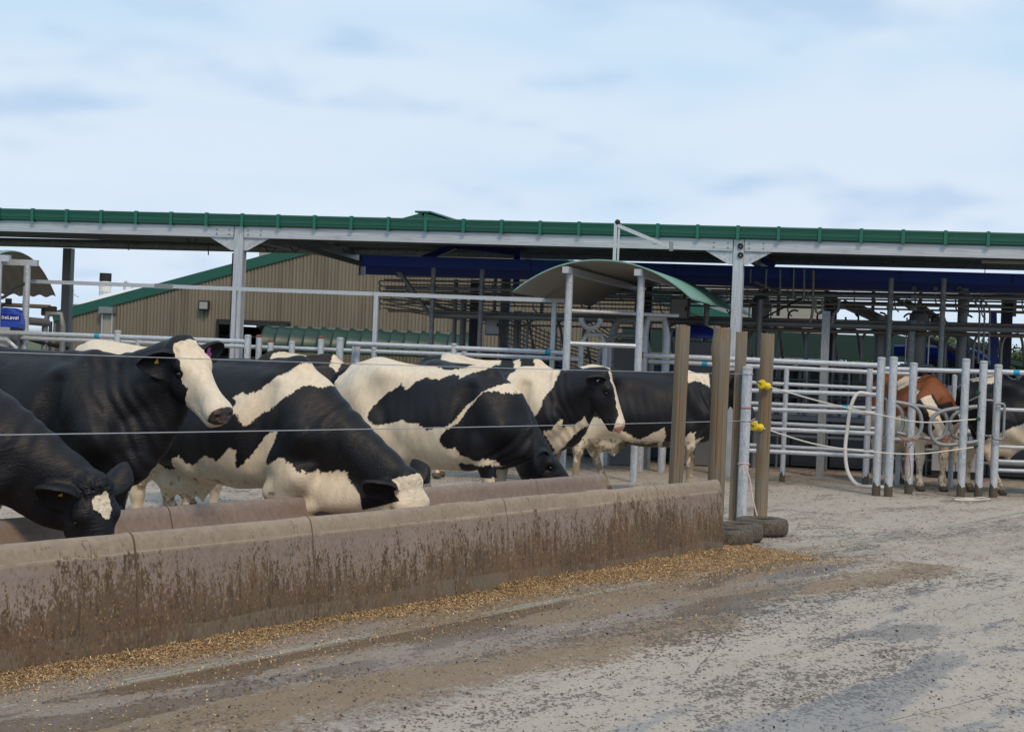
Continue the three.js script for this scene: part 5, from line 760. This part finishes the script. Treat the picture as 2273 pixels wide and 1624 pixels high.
    if (curl) { const q = Math.hypot(x - 0.03, y - 0.06, z * 0.7); if (q < 0.14) d -= curl * (1 - q / 0.14) * (2.2 * noise3(x * 62 + 3 * noise3(x * 30, y * 30, z * 30), y * 48, z * 62) - 0.5 + noise3(x * 150, y * 120, z * 150) * 0.6); }
    for (const e of ears) {
      const px = x - e.b.x, py = y - e.b.y, pz = z - e.b.z, a = px * e.dir.x + py * e.dir.y + pz * e.dir.z;
      if (a < -0.06 || a > e.L + 0.08) continue;
      const b = px * e.w.x + py * e.w.y + pz * e.w.z, c = px * e.f.x + py * e.f.y + pz * e.f.z;
      const t = Math.max(0, Math.min(1, a / e.L)), wid = 0.028 + 0.048 * Math.pow(Math.sin(Math.PI * Math.min(1, 0.14 + t * 0.80)), 0.8), cup = 0.6 * (b * b) / wid - 0.012 * Math.sin(Math.PI * t);
      const oa = a - t * e.L, edge = Math.abs(b) - wid * (t > 0.5 ? Math.sqrt(Math.max(0, 1 - Math.pow((t - 0.5) / 0.5, 2))) * 0.96 + 0.04 : 1);
      const sheet = Math.abs(c - cup) - (0.009 + 0.012 * Math.max(0, 1 - t * 3));
      const de = Math.hypot(Math.max(sheet, 0), Math.max(edge, 0), oa) + Math.min(0, Math.max(sheet, edge));
      d = smin(d, de - 0.003, 0.022);
    }
    return d;
  }
  const loc = (x, y, z) => { const a = (x - poll.x) / HS, b = (y - poll.y) / HS, c = (z - poll.z) / HS; return [a * hx.x + b * hx.y + c * hx.z, a * hy.x + b * hy.y + c * hy.z, a * hz.x + b * hz.y + c * hz.z]; };
  const hc = hp(0.24, -0.05, 0);
  function f(x, y, z) {
    let d = trunkField(x, y, z);
    for (let i = 0; i < boneN; i++) {
      const q = bones[i], cx = x - q[10], cy = y - q[11], cz = z - q[12], bs = cx * cx + cy * cy + cz * cz, lim = q[13] + (d > 0 ? d : 0);
      if (bs > lim * lim) continue;
      const ax = x - q[0], ay = y - q[1], az = z - q[2]; let t = (ax * q[3] + ay * q[4] + az * q[5]) / q[6]; t = t < 0 ? 0 : t > 1 ? 1 : t;
      const dx = ax - q[3] * t, dy = ay - q[4] * t, dz = az - q[5] * t;
      d = smin(d, Math.sqrt(dx * dx + dy * dy + dz * dz) - (q[7] + (q[8] - q[7]) * t), q[9]);
    }
    { const az = Math.abs(z) - 0.40, e = Math.hypot((x + 0.20) / 1.5, (y - 1.17) / 1.25, az + 0.005) - 0.085; d = smax(d, -e, 0.2); }   // hollow of the flank
    if (x > -0.5 && x < 0.5 && y > 0.6 && y < 1.25) d -= 0.0012 * Math.sin((x + y * 0.22) * 62) * Math.min(1, (0.5 - Math.abs(x)) * 4) * Math.min(1, (y - 0.6) * 5, (1.25 - y) * 5);   // ribs
    if (d < 0.12 && d > -0.12) { const fy = Math.min(1, Math.max(0, (y - 0.3) * 3)); d += fy * (0.026 * (noise3(x * 4.2 + sdd, y * 3.4, z * 4.2) - 0.5) + 0.007 * (noise3(x * 11, y * 8 + sdd, z * 11) - 0.5)); }   // muscle and loose skin
    if (x > 0.5 && d < 0.1 && d > -0.1) { const nl = NX * NX + NY * NY + NZ * NZ, t = ((x - 0.5) * NX + (y - 1.08) * NY + z * NZ) / nl, wn = t > 0.05 && t < 0.75 ? Math.sin((t - 0.05) / 0.7 * Math.PI) : 0; if (wn > 0) d += 0.0036 * wn * Math.sin(t * 46 + 5 * noise3(x * 5 + sdd, y * 5, z * 5) + y * 3); }   // folds across the neck
    { const az = Math.abs(z), t = Math.max(0, Math.min(1, (y - 0.72) / 0.5)), gx = x - (0.34 + 0.06 * t), e = Math.hypot(gx, Math.max(0, Math.abs(y - 0.97) - 0.25), az - 0.345 + 0.09 * t) - 0.045; d = smax(d, -e, 0.09); }   // groove behind the shoulder
    const q = Math.hypot(x - hc[0], y - hc[1], z - hc[2]);
    if (q < 0.46 * HS) { const l = loc(x, y, z); d = smin(d, head(l[0], l[1], l[2]) * HS, l[0] > 0.16 ? 0.02 : 0.05); } else d = Math.min(d, q - 0.36 * HS);
    return Math.max(d, -y + 0.002);
  }
  return { f, loc, hp, ears, basis: [hx, hy, hz], poll };
}
function netMesh(f, lo, hi, cell, keep) {
  const nx = Math.ceil((hi[0] - lo[0]) / cell) + 2, ny = Math.ceil((hi[1] - lo[1]) / cell) + 2, nz = Math.ceil((hi[2] - lo[2]) / cell) + 2;
  const g = new Float32Array(nx * ny * nz), S = 5, X = i => lo[0] + i * cell, Y = i => lo[1] + i * cell, Z = i => lo[2] + i * cell;
  const rad = S * cell * 0.87 * 1.7;
  for (let bk = 0; bk < nz; bk += S) for (let bj = 0; bj < ny; bj += S) for (let bi = 0; bi < nx; bi += S) {
    const c = f(X(bi + S / 2 - 0.5), Y(bj + S / 2 - 0.5), Z(bk + S / 2 - 0.5)), far = Math.abs(c) > rad;
    for (let k = bk; k < Math.min(nz, bk + S); k++) for (let j = bj; j < Math.min(ny, bj + S); j++) for (let i = bi; i < Math.min(nx, bi + S); i++) g[i + nx * (j + ny * k)] = far ? c : f(X(i), Y(j), Z(k));
  }
  const id = new Int32Array(nx * ny * nz).fill(-1), pos = [], idx = [], sy = nx, sz = nx * ny;
  for (let k = 0; k < nz - 1; k++) for (let j = 0; j < ny - 1; j++) for (let i = 0; i < nx - 1; i++) {
    const o = i + sy * j + sz * k; let m = 0; const v = [g[o], g[o + 1], g[o + sy], g[o + sy + 1], g[o + sz], g[o + sz + 1], g[o + sz + sy], g[o + sz + sy + 1]];
    for (let c = 0; c < 8; c++) if (v[c] < 0) m |= 1 << c;
    if (m === 0 || m === 255) continue;
    let px = 0, py = 0, pz = 0, n = 0;
    for (let a = 0; a < 8; a++) for (let e = 1; e < 8; e <<= 1) { const b = a | e; if (b === a) continue; if ((v[a] < 0) === (v[b] < 0)) continue; const t = v[a] / (v[a] - v[b]); px += (a & 1) + (e === 1 ? t : 0); py += ((a >> 1) & 1) + (e === 2 ? t : 0); pz += ((a >> 2) & 1) + (e === 4 ? t : 0); n++; }
    id[o] = pos.length / 3; pos.push(X(i + px / n), Y(j + py / n), Z(k + pz / n));
  }
  const quad = (a, b, c, d, flip) => { if (a < 0 || b < 0 || c < 0 || d < 0) return; if (!flip) idx.push(a, c, b, a, d, c); else idx.push(a, b, c, a, c, d); };
  for (let k = 1; k < nz - 1; k++) for (let j = 1; j < ny - 1; j++) for (let i = 1; i < nx - 1; i++) {
    const o = i + sy * j + sz * k, s = g[o] < 0;
    if (s !== (g[o + 1] < 0)) quad(id[o], id[o - sy], id[o - sy - sz], id[o - sz], s);
    if (s !== (g[o + sy] < 0)) quad(id[o], id[o - sz], id[o - sz - 1], id[o - 1], s);
    if (s !== (g[o + sz] < 0)) quad(id[o], id[o - 1], id[o - 1 - sy], id[o - sy], s);
  }
  const out = keep ? [] : idx;
  if (keep) for (let t = 0; t < idx.length; t += 3) { const c = [0, 1, 2].map(a => (pos[idx[t] * 3 + a] + pos[idx[t + 1] * 3 + a] + pos[idx[t + 2] * 3 + a]) / 3); if (keep(c[0], c[1], c[2])) out.push(idx[t], idx[t + 1], idx[t + 2]); }
  return { pos, idx: out };
}
function inPoly(p, x, y) { let c = false; for (let i = 0, j = p.length - 1; i < p.length; j = i++) { const a = p[i], b = p[j]; if ((a[1] > y) !== (b[1] > y) && x < (b[0] - a[0]) * (y - a[1]) / (b[1] - a[1]) + a[0]) c = !c; } return c; }
const COAT = { black: [0.0065, 0.0068, 0.0095], white: [0.66, 0.585, 0.47], brown: [0.20, 0.066, 0.024], dark: [0.022, 0.015, 0.013], pink: [0.52, 0.27, 0.20], horn: [0.10, 0.075, 0.05], mud: [0.16, 0.12, 0.075] };
function makeCow(o) {
  const C = cowField(o), f = C.f, cell = o.cell || 0.014, hcell = o.headCell || 0.006;
  const p0 = C.hp(-0.05, 0, 0), ends = [C.hp(0.56, 0.1, 0.3), C.hp(0.56, -0.25, -0.3), C.hp(-0.12, 0.12, 0.32), C.hp(-0.12, 0.12, -0.32), C.hp(-0.12, -0.25, 0.32), C.hp(-0.12, -0.25, -0.32), C.hp(0.56, 0.1, -0.3), C.hp(0.56, -0.25, 0.3)];
  const lo = [0, 1, 2].map(a => Math.min(...ends.map(e => e[a]))), hi = [0, 1, 2].map(a => Math.max(...ends.map(e => e[a])));
  const headness = l => Math.max(Math.min(l[0] + 0.02, 0.235 - Math.hypot(l[1] + 0.05, l[2])), Math.min(l[0] + 0.15, 0.11 - Math.abs(l[1] + 0.01), 0.37 - Math.abs(l[2]), Math.abs(l[2]) - 0.115));
  const isHead = (x, y, z) => headness(C.loc(x, y, z)) > 0;
  const mb = netMesh(f, [Math.min(-1.05, lo[0]), -0.02, Math.min(-0.44, lo[2])], [Math.max(0.95, hi[0]), Math.max(1.46, hi[1]), Math.max(0.44, hi[2])], cell, (x, y, z) => !isHead(x, y, z));
  const mh = netMesh(f, lo, hi, hcell, (x, y, z) => headness(C.loc(x, y, z)) > -0.012);
  const nb = mb.pos.length / 3, pos = new Float32Array(mb.pos.length + mh.pos.length); pos.set(mb.pos); pos.set(mh.pos, mb.pos.length);
  const idx = mb.idx.concat(mh.idx.map(i => i + nb)), n = pos.length / 3, nor = new Float32Array(n * 3), col = new Float32Array(n * 3), uv = new Float32Array(n * 2), e = 0.004;
  const seed = o.seed || 1, coat = o.coat;
  for (let i = 0; i < n; i++) {
    const x = pos[i * 3], y = pos[i * 3 + 1], z = pos[i * 3 + 2];
    let gx = f(x + e, y, z) - f(x - e, y, z), gy = f(x, y + e, z) - f(x, y - e, z), gz = f(x, y, z + e) - f(x, y, z - e); const gl = Math.hypot(gx, gy, gz) || 1;
    nor[i * 3] = gx / gl; nor[i * 3 + 1] = gy / gl; nor[i * 3 + 2] = gz / gl;
    const l = C.loc(x, y, z), hd = isHead(x, y, z);
    // ragged hair edge: shift the sample a little before asking which patch it is in
    const j1 = noise3(x * 9 + seed * 7, y * 9, z * 9) - 0.5, j2 = noise3(x * 42, y * 30 + seed, z * 42) - 0.5, j3 = noise3(x * 9, y * 9 + 31, z * 9 + seed) - 0.5;
    const j4 = noise3(x * 95, y * 60 + seed, z * 95) - 0.5, sx = x + j1 * 0.028 + j2 * 0.008 + j4 * 0.007, sy = y + j3 * 0.028 + j2 * 0.014 + j4 * 0.022;
    let c = coat.base;
    for (const q of coat.patches || []) if ((q.side === undefined || q.side * z > -0.02) && !(q.head === false && hd) && inPoly(q.poly, sx + (q.shift || 0) * (z < -0.02 ? 1 : 0), sy)) c = q.col;
    if (coat.fn) c = coat.fn(sx, sy, z, c) || c;
    if (hd && coat.head) c = coat.head(l[0] + j2 * 0.012 + j1 * 0.012, l[1] + j3 * 0.02, l[2] + j2 * 0.016, c, l) || c;
    let r = c[0], g = c[1], b = c[2];
    const lum = r + g + b;
    { const t = 0.90 + 0.2 * noise3(x * 55, y * 18, z * 55); r *= t; g *= t; b *= t; }                       // hair tone
    const warm = lum > 1 ? noise3(x * 5 + seed, y * 5, z * 5) : 0; if (lum > 1) { g *= 1 - 0.07 * warm; b *= 1 - 0.16 * warm; }
    if (y < 0.075) { r = 0.09; g = 0.07; b = 0.05; }                                                          // hooves
    else if (y < 0.62 && !hd && Math.hypot(l[0], l[1], l[2]) > 0.72 && coat.mud !== 0) {                                                                    // splashes on the legs
      const m = noise3(x * 26, y * 22, z * 26 + seed) * 0.6 + noise3(x * 75, y * 60, z * 75) * 0.4, th = 0.40 + 0.30 * Math.max(0, y - 0.12) / 0.5 - (coat.mud || 0) * 0.1;
      if (m > th) { const t = Math.min(1, (m - th) * 9) * 0.8; r = mix(r, COAT.mud[0], t); g = mix(g, COAT.mud[1], t); b = mix(b, COAT.mud[2], t); }
    }
    if (hd && !coat.noPink && Math.abs(l[2]) < 0.08 && l[0] > 0.505 && l[1] < 0.03 && l[1] > -0.075) { const t = coat.nose || COAT.pink; r = t[0]; g = t[1]; b = t[2]; if (coat.noseSpot && noise3(l[0] * 60, l[1] * 60, l[2] * 60) > 0.42) { r = 0.04; g = 0.033; b = 0.033; } }
    col[i * 3] = r; col[i * 3 + 1] = g; col[i * 3 + 2] = b; uv[i * 2] = x * 1.1 + z * 0.8; uv[i * 2 + 1] = y * 1.1 + z * 0.25;
  }
  const gm = new THREE.BufferGeometry();
  gm.setAttribute('position', new THREE.BufferAttribute(pos, 3)); gm.setAttribute('normal', new THREE.BufferAttribute(nor, 3)); gm.setAttribute('color', new THREE.BufferAttribute(col, 3)); gm.setAttribute('uv', new THREE.BufferAttribute(uv, 2)); gm.setIndex(idx);
  const root = thing('dairy_cow', o.label, 'cow', o.at, o.turn, o.group);
  root.scale.setScalar(o.scale || 1);
  mesh('body', gm, M.coat, root);
  for (const s of [-1, 1]) { const q = C.hp(0.178, -0.004, s * 0.100), g = new THREE.SphereGeometry(0.021, 18, 12); g.translate(q[0], q[1], q[2]); mesh('eye', g, M.eye, root); }
  for (const t of o.tags || []) {
    const er = C.ears[t.side > 0 ? 1 : 0], a = er.b.clone().addScaledVector(er.dir, t.along || 0.09).addScaledVector(er.f, 0.012 + (t.out || 0)).addScaledVector(er.w, t.w || 0);
    const shp = new THREE.Shape(); const k = t.size || 1;
    [[-0.010, 0.045], [0.010, 0.045], [0.012, 0.012], [0.030, -0.004], [0.030, -0.032], [-0.030, -0.032], [-0.030, -0.004], [-0.012, 0.012]].forEach((p, i) => i ? shp.lineTo(p[0] * k, p[1] * k) : shp.moveTo(p[0] * k, p[1] * k));
    const g = new THREE.ExtrudeGeometry(shp, { depth: 0.003, bevelEnabled: true, bevelSize: 0.0015, bevelThickness: 0.001, bevelSegments: 1 });
    const m4 = new THREE.Matrix4(), wl = C.basis, face = er.f, X = new THREE.Vector3().crossVectors(new THREE.Vector3(0, 1, 0), face).normalize(), Y = new THREE.Vector3().crossVectors(face, X);
    const toW = v => new THREE.Vector3().addScaledVector(wl[0], v.x).addScaledVector(wl[1], v.y).addScaledVector(wl[2], v.z);
    m4.makeBasis(toW(X), toW(Y), toW(face)); const w = C.hp(a.x, a.y, a.z); m4.setPosition(w[0], w[1], w[2]); g.applyMatrix4(m4);
    mesh('ear_tag', g, t.mat, root);
  }
  return root;
}
// ---------------------------------------------------------------- the herd (coat outlines in each animal's own side view, metres)
const { black: BK, white: WH, brown: BR, dark: DK } = COAT;
const herd = 'cows in the yard';
makeCow({ at: [-3.267, 0, -9.517], turn: -0.5236, scale: 0.959, label: 'black cow with a white forehead star feeding from the trough at left', group: herd, seed: 3, cell: 0.013, headCell: 0.005, curl: 0.010,
  headScale: 1.1, head: { at: [1.185, 0.754, -0.314], dir: [0.271, -0.93, 0.029], up: [0.877, 0.3, 0.36] }, neckBend: [0.02, 0.02, 0], dewlap: 0.08, ears: { R: { droop: 0.05, back: 0.25, roll: 0.1 }, L: { droop: 0.0, back: 1.0, roll: -0.8, len: 0.18 } },
  tags: [{ side: 1, along: 0.07, mat: M.tagYellow, size: 0.34, out: 0.004 }],
  coat: { base: BK, nose: [0.03, 0.028, 0.028], head: (x, y, z) => y > 0.02 && Math.hypot((x - 0.115) * 0.9, z + 0.012) < 0.030 + 0.035 * noise2(x * 34, z * 34 + 4) ? WH : BK } });
makeCow({ at: [-2.808, 0, -10.613], turn: -0.5236, scale: 0.994, label: 'black cow with a white face and pink ear tag, head raised behind the trough', group: herd, seed: 5, cell: 0.013, headCell: 0.005, curl: 0.009,
  head: { at: [1.011, 1.428, -0.109], dir: [0.752, -0.64, 0.143], up: [0.602, 0.72, 0.322] }, neckBend: [0.0, -0.04, -0.02], dewlap: 0.10, throatSag: 0.08, ears: { R: { droop: 0.16, back: 0.10, roll: 0.0 }, L: { droop: -0.02, back: 0.10, roll: 0 } },
  tags: [{ side: -1, along: 0.075, mat: M.tagPink, size: 0.92, out: 0.006, w: 0.01 }, { side: 1, along: 0.085, mat: M.tagYellow, size: 0.34, out: 0.004 }],
  coat: { base: BK, nose: [0.09, 0.06, 0.055], noseSpot: 1, patches: [{ poly: [[-0.95, 0.2], [-0.2, 0.2], [-0.2, 0.62], [-0.6, 0.66], [-0.95, 0.5]], col: WH }], head: (x, y, z, c, l) => (l[0] < 0.015 && l[1] > 0.02) || (Math.abs(l[2]) > 0.125 && l[0] < 0.14) ? BK : (Math.abs(z) < 0.100 - Math.max(0, 0.1 - x) * 0.3 && y > -0.03 && x > 0.02) || (x > 0.262 - y * 0.25) ? WH : BK } });
makeCow({ at: [-1.765, 0, -11.735], turn: -0.4887, scale: 0.987, label: 'large black and white cow with an all-white face, head down in the trough', group: herd, seed: 7, cell: 0.0105, headCell: 0.005, curl: 0.004,
  head: { at: [1.241, 0.673, -0.079], dir: [0.268, -0.94, -0.007], up: [0.9, 0.22, 0.371] }, headScale: 1.12, neckBend: [0.01, 0.0, 0], dewlap: 0.16, dewPts: [[0.436, 0.549, 0.204], [0.532, 0.439, 0.154], [0.676, 0.47, 0.114], [0.832, 0.514, 0.067], [0.988, 0.523, 0.021]], throatSag: 0.10, ears: { R: { droop: 0.02, back: 0.28, roll: 0.2 }, L: { droop: 0.9, back: 2.6, len: 0.16 } },
  coat: { base: BK, nose: COAT.pink, patches: [
    { poly: [[0.556,1.457],[0.559,1.388],[0.497,1.35],[0.452,1.3],[0.401,1.269],[0.333,1.208],[0.275,1.181],[0.24,1.165],[0.215,1.188],[0.198,1.168],[0.158,1.137],[0.188,1.124],[0.185,1.065],[0.172,1.021],[0.223,1.028],[0.248,1.001],[0.274,0.959],[0.292,0.959],[0.331,1.01],[0.37,1.06],[0.416,1.079],[0.451,1.088],[0.496,1.129],[0.551,1.18],[0.59,1.225],[0.63,1.241],[0.687,1.238],[0.738,1.255],[0.778,1.261],[0.823,1.261],[0.842,1.231],[0.88,1.261],[0.896,1.276],[0.892,1.375],[0.785,1.466]], col: WH, head: false },
    { poly: [[0.445,0.952],[0.496,0.945],[0.474,0.877],[0.442,0.808],[0.417,0.74],[0.485,0.753],[0.585,0.771],[0.637,0.738],[0.678,0.707],[0.758,0.7],[0.847,0.706],[0.921,0.695],[0.933,0.651],[0.979,0.605],[1.031,0.536],[1.164,0.376],[0.499,-0.179],[0.036,-0.226],[0.112,0.162],[0.168,0.505],[0.171,0.673],[0.231,0.711],[0.302,0.749],[0.36,0.82],[0.378,0.871],[0.406,0.914]], col: WH, head: false },
    { poly: [[-0.514,0.742],[-0.444,0.711],[-0.44,0.63],[-0.351,0.654],[-0.309,0.719],[-0.243,0.75],[-0.196,0.7],[-0.14,0.686],[-0.011,0.756],[0.099,0.736],[0.182,0.82],[0.226,0.806],[0.198,0.699],[0.286,-0.01],[-1.403,-0.171],[-1.087,0.78],[-0.731,0.71]], col: WH }],
    fn: (x, y, z, c) => y < 0.50 ? WH : null, head: (x, y, z, c, l) => Math.abs(l[2]) > 0.10 && l[0] < 0.12 ? BK : l[0] < 0.10 && l[1] < 0.0 - Math.max(0, (l[0] - 0.02)) ? (l[1] < -0.12 ? WH : BK) : x > -0.012 ? WH : BK } });
makeCow({ at: [-0.570, 0, -14.325], turn: -0.4538, scale: 0.971, label: 'white cow with a black barrel patch and black lowered head behind the trough wall', group: herd, seed: 11, cell: 0.0105, headCell: 0.006, curl: 0.006,
  head: { at: [0.689, 0.721, -0.461], dir: [0.673, -0.72, -0.262], up: [0.7, 0.7, -0.208] }, neckBend: [0.02, 0.02, 0], dewlap: 0.10, ears: { R: { droop: 0.1, back: 0.2 }, L: {} }, legs: { fR: 0.12, fL: -0.05 },
  coat: { base: WH, nose: [0.03, 0.028, 0.028], patches: [
    { poly: [[-0.226,1.232],[-0.333,1.152],[-0.439,1.062],[-0.474,0.996],[-0.458,0.932],[-0.382,0.893],[-0.211,0.913],[-0.152,0.943],[-0.078,0.92],[0.019,0.915],[0.081,0.876],[0.163,0.907],[0.234,0.916],[0.281,0.94],[0.335,1.037],[0.38,1.102],[0.459,1.158],[0.607,1.258],[0.731,1.326],[0.808,1.386],[0.784,1.411],[0.668,1.437],[0.552,1.448],[0.461,1.377],[0.357,1.352],[0.265,1.295],[0.251,1.326],[0.192,1.334],[0.099,1.278],[-0.034,1.293],[-0.106,1.269],[-0.175,1.181]], col: BK },
    { poly: [[-0.077,1.434],[-0.051,1.393],[0.022,1.369],[0.095,1.357],[0.307,1.402],[0.282,1.432],[0.196,1.502],[-0.043,1.494]], col: BK },
    { poly: [[0.834,1.243],[0.737,1.199],[0.625,1.214],[0.525,1.199],[0.471,1.147],[0.406,1.083],[0.363,1.021],[0.322,0.938],[0.244,0.894],[0.206,0.841],[0.203,0.79],[0.24,0.732],[0.274,0.734],[0.307,0.756],[0.344,0.698],[0.436,0.673],[0.504,0.658],[0.616,0.665],[0.663,0.618],[0.71,0.561],[0.845,0.501],[1.386,0.518],[1.367,0.956],[0.925,1.169]], col: BK, head: false }],
    fn: (x, y, z, c) => (x > 0.3 && y < 0.62 && y > 0.24 && noise2(x * 9, y * 9 + z * 3) > 0.42) ? BK : null, head: () => BK } });
makeCow({ at: [-0.172, 0, -16.594], turn: -0.3142, scale: 0.965, label: 'black cow with a narrow white face blaze standing in profile, head raised', group: herd, seed: 13, cell: 0.015, headCell: 0.006, curl: 0.005,
  head: { at: [1.088, 1.344, 0.083], dir: [0.437, -0.9, -0.016], up: [0.899, 0.42, -0.082] }, neckBend: [0, -0.02, 0], dewlap: 0.13, throatSag: 0.08, ears: { R: { droop: 0.45, back: 0.25 }, L: { droop: 0.1, back: 0.2 } }, tags: [{ side: 1, along: 0.05, mat: M.white, size: 0.3, out: 0.004 }],
  coat: { base: BK, nose: COAT.pink, patches: [{ poly: [[0.24,1.351],[0.254,1.463],[0.39,1.469],[0.538,1.475],[0.681,1.422],[0.681,1.34],[0.658,1.245],[0.602,1.125],[0.58,1.042],[0.523,0.945],[0.514,0.863],[0.496,0.709],[0.299,0.698],[0.178,1.2]], col: WH }, { poly: [[0.607,0.844],[0.64,0.799],[0.688,0.825],[0.745,0.909],[0.775,0.917],[0.763,0.84],[0.88,0.879],[0.939,0.925],[1.03,1.069],[1.105,1.009],[1.143,0.953],[0.93,0.849],[0.814,0.726],[0.673,0.601]], col: WH, head: false }],
    fn: (x, y, z, c) => y < 0.6 ? WH : null, head: (x, y, z, c, l) => x > 0.425 - y ? WH : (y > 0.02 && Math.abs(z) < 0.050 && x > -0.01) ? WH : BK } });
makeCow({ at: [1.435, 0, -19.387], turn: 0.0698, scale: 0.955, label: 'big black cow with dirty white hind legs standing behind the timber posts', group: herd, seed: 17, cell: 0.014, headCell: 0.008,
  head: { at: [1.01, 1.357, 0.039], dir: [0.449, -0.88, 0.031] }, neckBend: [0, -0.02, 0], dewlap: 0.08, legs: { hR: -0.08, hL: 0.28, fR: 0.0, fL: -0.12 }, tailZ: 0.05,
  coat: { base: BK, mud: 2.4, patches: [{ poly: [[-0.766,1.432],[-0.758,1.565],[-0.42,1.579],[-0.406,1.397],[-0.482,1.373],[-0.538,1.35],[-0.591,1.278],[-0.641,1.283],[-0.672,1.359]], col: WH }, { poly: [[0.437,1.367],[0.458,1.544],[0.713,1.554],[0.713,1.23],[0.639,1.283],[0.553,1.308],[0.469,1.277]], col: WH },
    { poly: [[-0.827,-0.538],[-0.878,0.721],[-0.784,0.823],[-0.674,0.883],[-0.531,0.853],[-0.362,0.852],[-0.318,0.798],[-0.33,0.741],[-0.258,0.716],[-0.186,0.69],[-0.142,0.65],[-0.071,0.631],[0.013,0.656],[0.067,0.714],[0.192,0.775],[0.208,0.733],[0.204,0.48],[0.128,0.618],[0.016,0.585],[-0.111,0.588],[-0.281,0.582],[-0.165,-0.516]], col: WH }, { poly: [[0.424,0.657],[0.492,0.729],[0.549,0.731],[0.567,0.634],[0.679,0.666],[0.502,0.491],[0.826,-0.484],[0.457,-0.496]], col: WH }] } });
makeCow({ at: [-2.784, 0, -14.049], turn: -0.5934, scale: 1.016, label: 'cream-backed cow behind the raised white-faced cow, its rump at the back rail', group: herd, seed: 19, cell: 0.018, headCell: 0.01,
  head: { at: [1.05, 1.02, 0.05], dir: [0.5, -0.8, 0] }, coat: { base: WH, fn: (x, y, z) => x > 0.62 || (y < 0.9 && x > -0.2 && noise2(x * 3, y * 3) > 0.45) ? BK : null } });
makeCow({ at: [-2.565, 0, -22.500], turn: -0.6981, scale: 0.962, label: 'dark brown cow with cream saddle patches beyond the big feeding cow', group: herd, seed: 23, cell: 0.018, headCell: 0.01,
  head: { at: [1.10, 1.0, 0], dir: [0.5, -0.85, 0] }, coat: { base: DK, patches: [{ poly: [[-0.55, 1.6], [-0.05, 1.6], [0.05, 1.24], [-0.02, 1.18], [-0.2, 1.25], [-0.4, 1.32]], col: WH }, { poly: [[0.42, 1.6], [0.62, 1.6], [0.72, 1.05], [0.62, 1.1]], col: WH }], fn: (x, y) => y < 0.4 ? WH : null } });
makeCow({ at: [-2.350, 0, -15.672], turn: -0.4189, scale: 0.925, label: 'nearly hidden black cow whose ear shows above the feeding cow neck', group: herd, seed: 29, cell: 0.018, headCell: 0.008,
  head: { at: [0.813, 1.309, -0.161], dir: [0.294, -0.7, -0.569] }, ears: { R: { droop: -0.8, back: 0.3 }, L: { droop: -0.6, back: 0.3 } }, coat: { base: DK, fn: (x, y) => y < 0.35 ? WH : null, head: (x, y, z, c, l) => (Math.abs(l[2]) > 0.16 ? BK : y > 0.04 && Math.abs(z) < 0.03 ? WH : BK) } });
makeCow({ at: [-0.171, 0, -20.559], turn: -0.1047, scale: 0.991, label: 'black cow with cream back patches standing far behind the white-rumped cow', group: herd, seed: 31, cell: 0.018, headCell: 0.01,
  head: { at: [1.05, 1.0, 0], dir: [0.5, -0.85, 0] }, coat: { base: BK, patches: [{ poly: [[-0.7, 1.6], [0.02, 1.6], [0.05, 1.33], [-0.15, 1.28], [-0.35, 1.33], [-0.6, 1.26]], col: WH }, { poly: [[0.36, 1.6], [0.56, 1.6], [0.72, 1.2], [0.5, 1.26], [0.46, 1.3]], col: WH }, { poly: [[0.15, 1.6], [0.22, 1.6], [0.3, 1.25], [0.22, 1.3]], col: WH }], fn: (x, y) => y < 0.55 ? WH : null } });
makeCow({ at: [4.968, 0, -22.169], turn: -1.3265, scale: 0.986, label: 'red and white cow with a cream forehead standing behind the drafting posts', group: herd, seed: 37, cell: 0.015, headCell: 0.007, curl: 0.008,
  head: { at: [0.752, 1.09, 0.26], dir: [0.524, -0.78, -0.364], up: [0.825, 0.55, -0.001] }, neckBend: [0, 0.02, 0], dewlap: 0.08, ears: { R: { droop: 0.2 }, L: { droop: 0.2 } },
  coat: { base: BR, nose: COAT.pink, patches: [{ poly: [[-0.3, 1.6], [0.15, 1.6], [0.2, 1.28], [0.05, 1.22], [-0.15, 1.3]], col: WH }, { poly: [[-0.95, 1.5], [-0.72, 1.5], [-0.62, 1.1], [-0.7, 1.0], [-0.85, 1.2]], col: WH }, { poly: [[0.45, 1.25], [0.55, 1.22], [0.62, 1.0], [0.52, 1.06]], col: WH }, { poly: [[-0.3, 0.8], [0.3, 0.78], [0.75, 0.92], [0.95, 0.7], [0.4, 0.3], [-0.9, 0.3], [-0.7, 0.62]], col: WH }],
    fn: (x, y, z) => y < 0.80 + 0.25 * (noise3(x * 4, y * 4, z * 4) - 0.3) || (x > 0.62 && y < 1.0) ? WH : null, head: (x, y, z, c, l) => Math.abs(l[2]) > 0.12 && l[0] < 0.12 ? BR : Math.abs(z) < 0.075 && y > 0.0 ? WH : x > 0.36 ? WH : DK } });
makeCow({ at: [6.309, 0, -21.552], turn: -0.1047, scale: 0.991, label: 'black cow with white belly and hind legs at the right picture edge', group: herd, seed: 41, cell: 0.015, headCell: 0.01, legs: { hR: 0.22, hL: -0.1 },
  head: { at: [1.05, 1.3, 0], dir: [0.7, -0.7, 0] }, coat: { base: BK, patches: [{ poly: [[-0.5, 0.75], [-0.25, 0.86], [-0.1, 0.95], [0.05, 0.84], [0.3, 0.8], [0.5, 0.3], [-1, 0.2], [-1, 0.95], [-0.86, 0.9], [-0.7, 0.62]], col: WH }, { poly: [[-0.9, 1.5], [-0.55, 1.5], [-0.5, 1.355], [-0.8, 1.345]], col: WH }], fn: (x, y) => y < 0.55 ? WH : null } });
renderer.render(scene, camera);
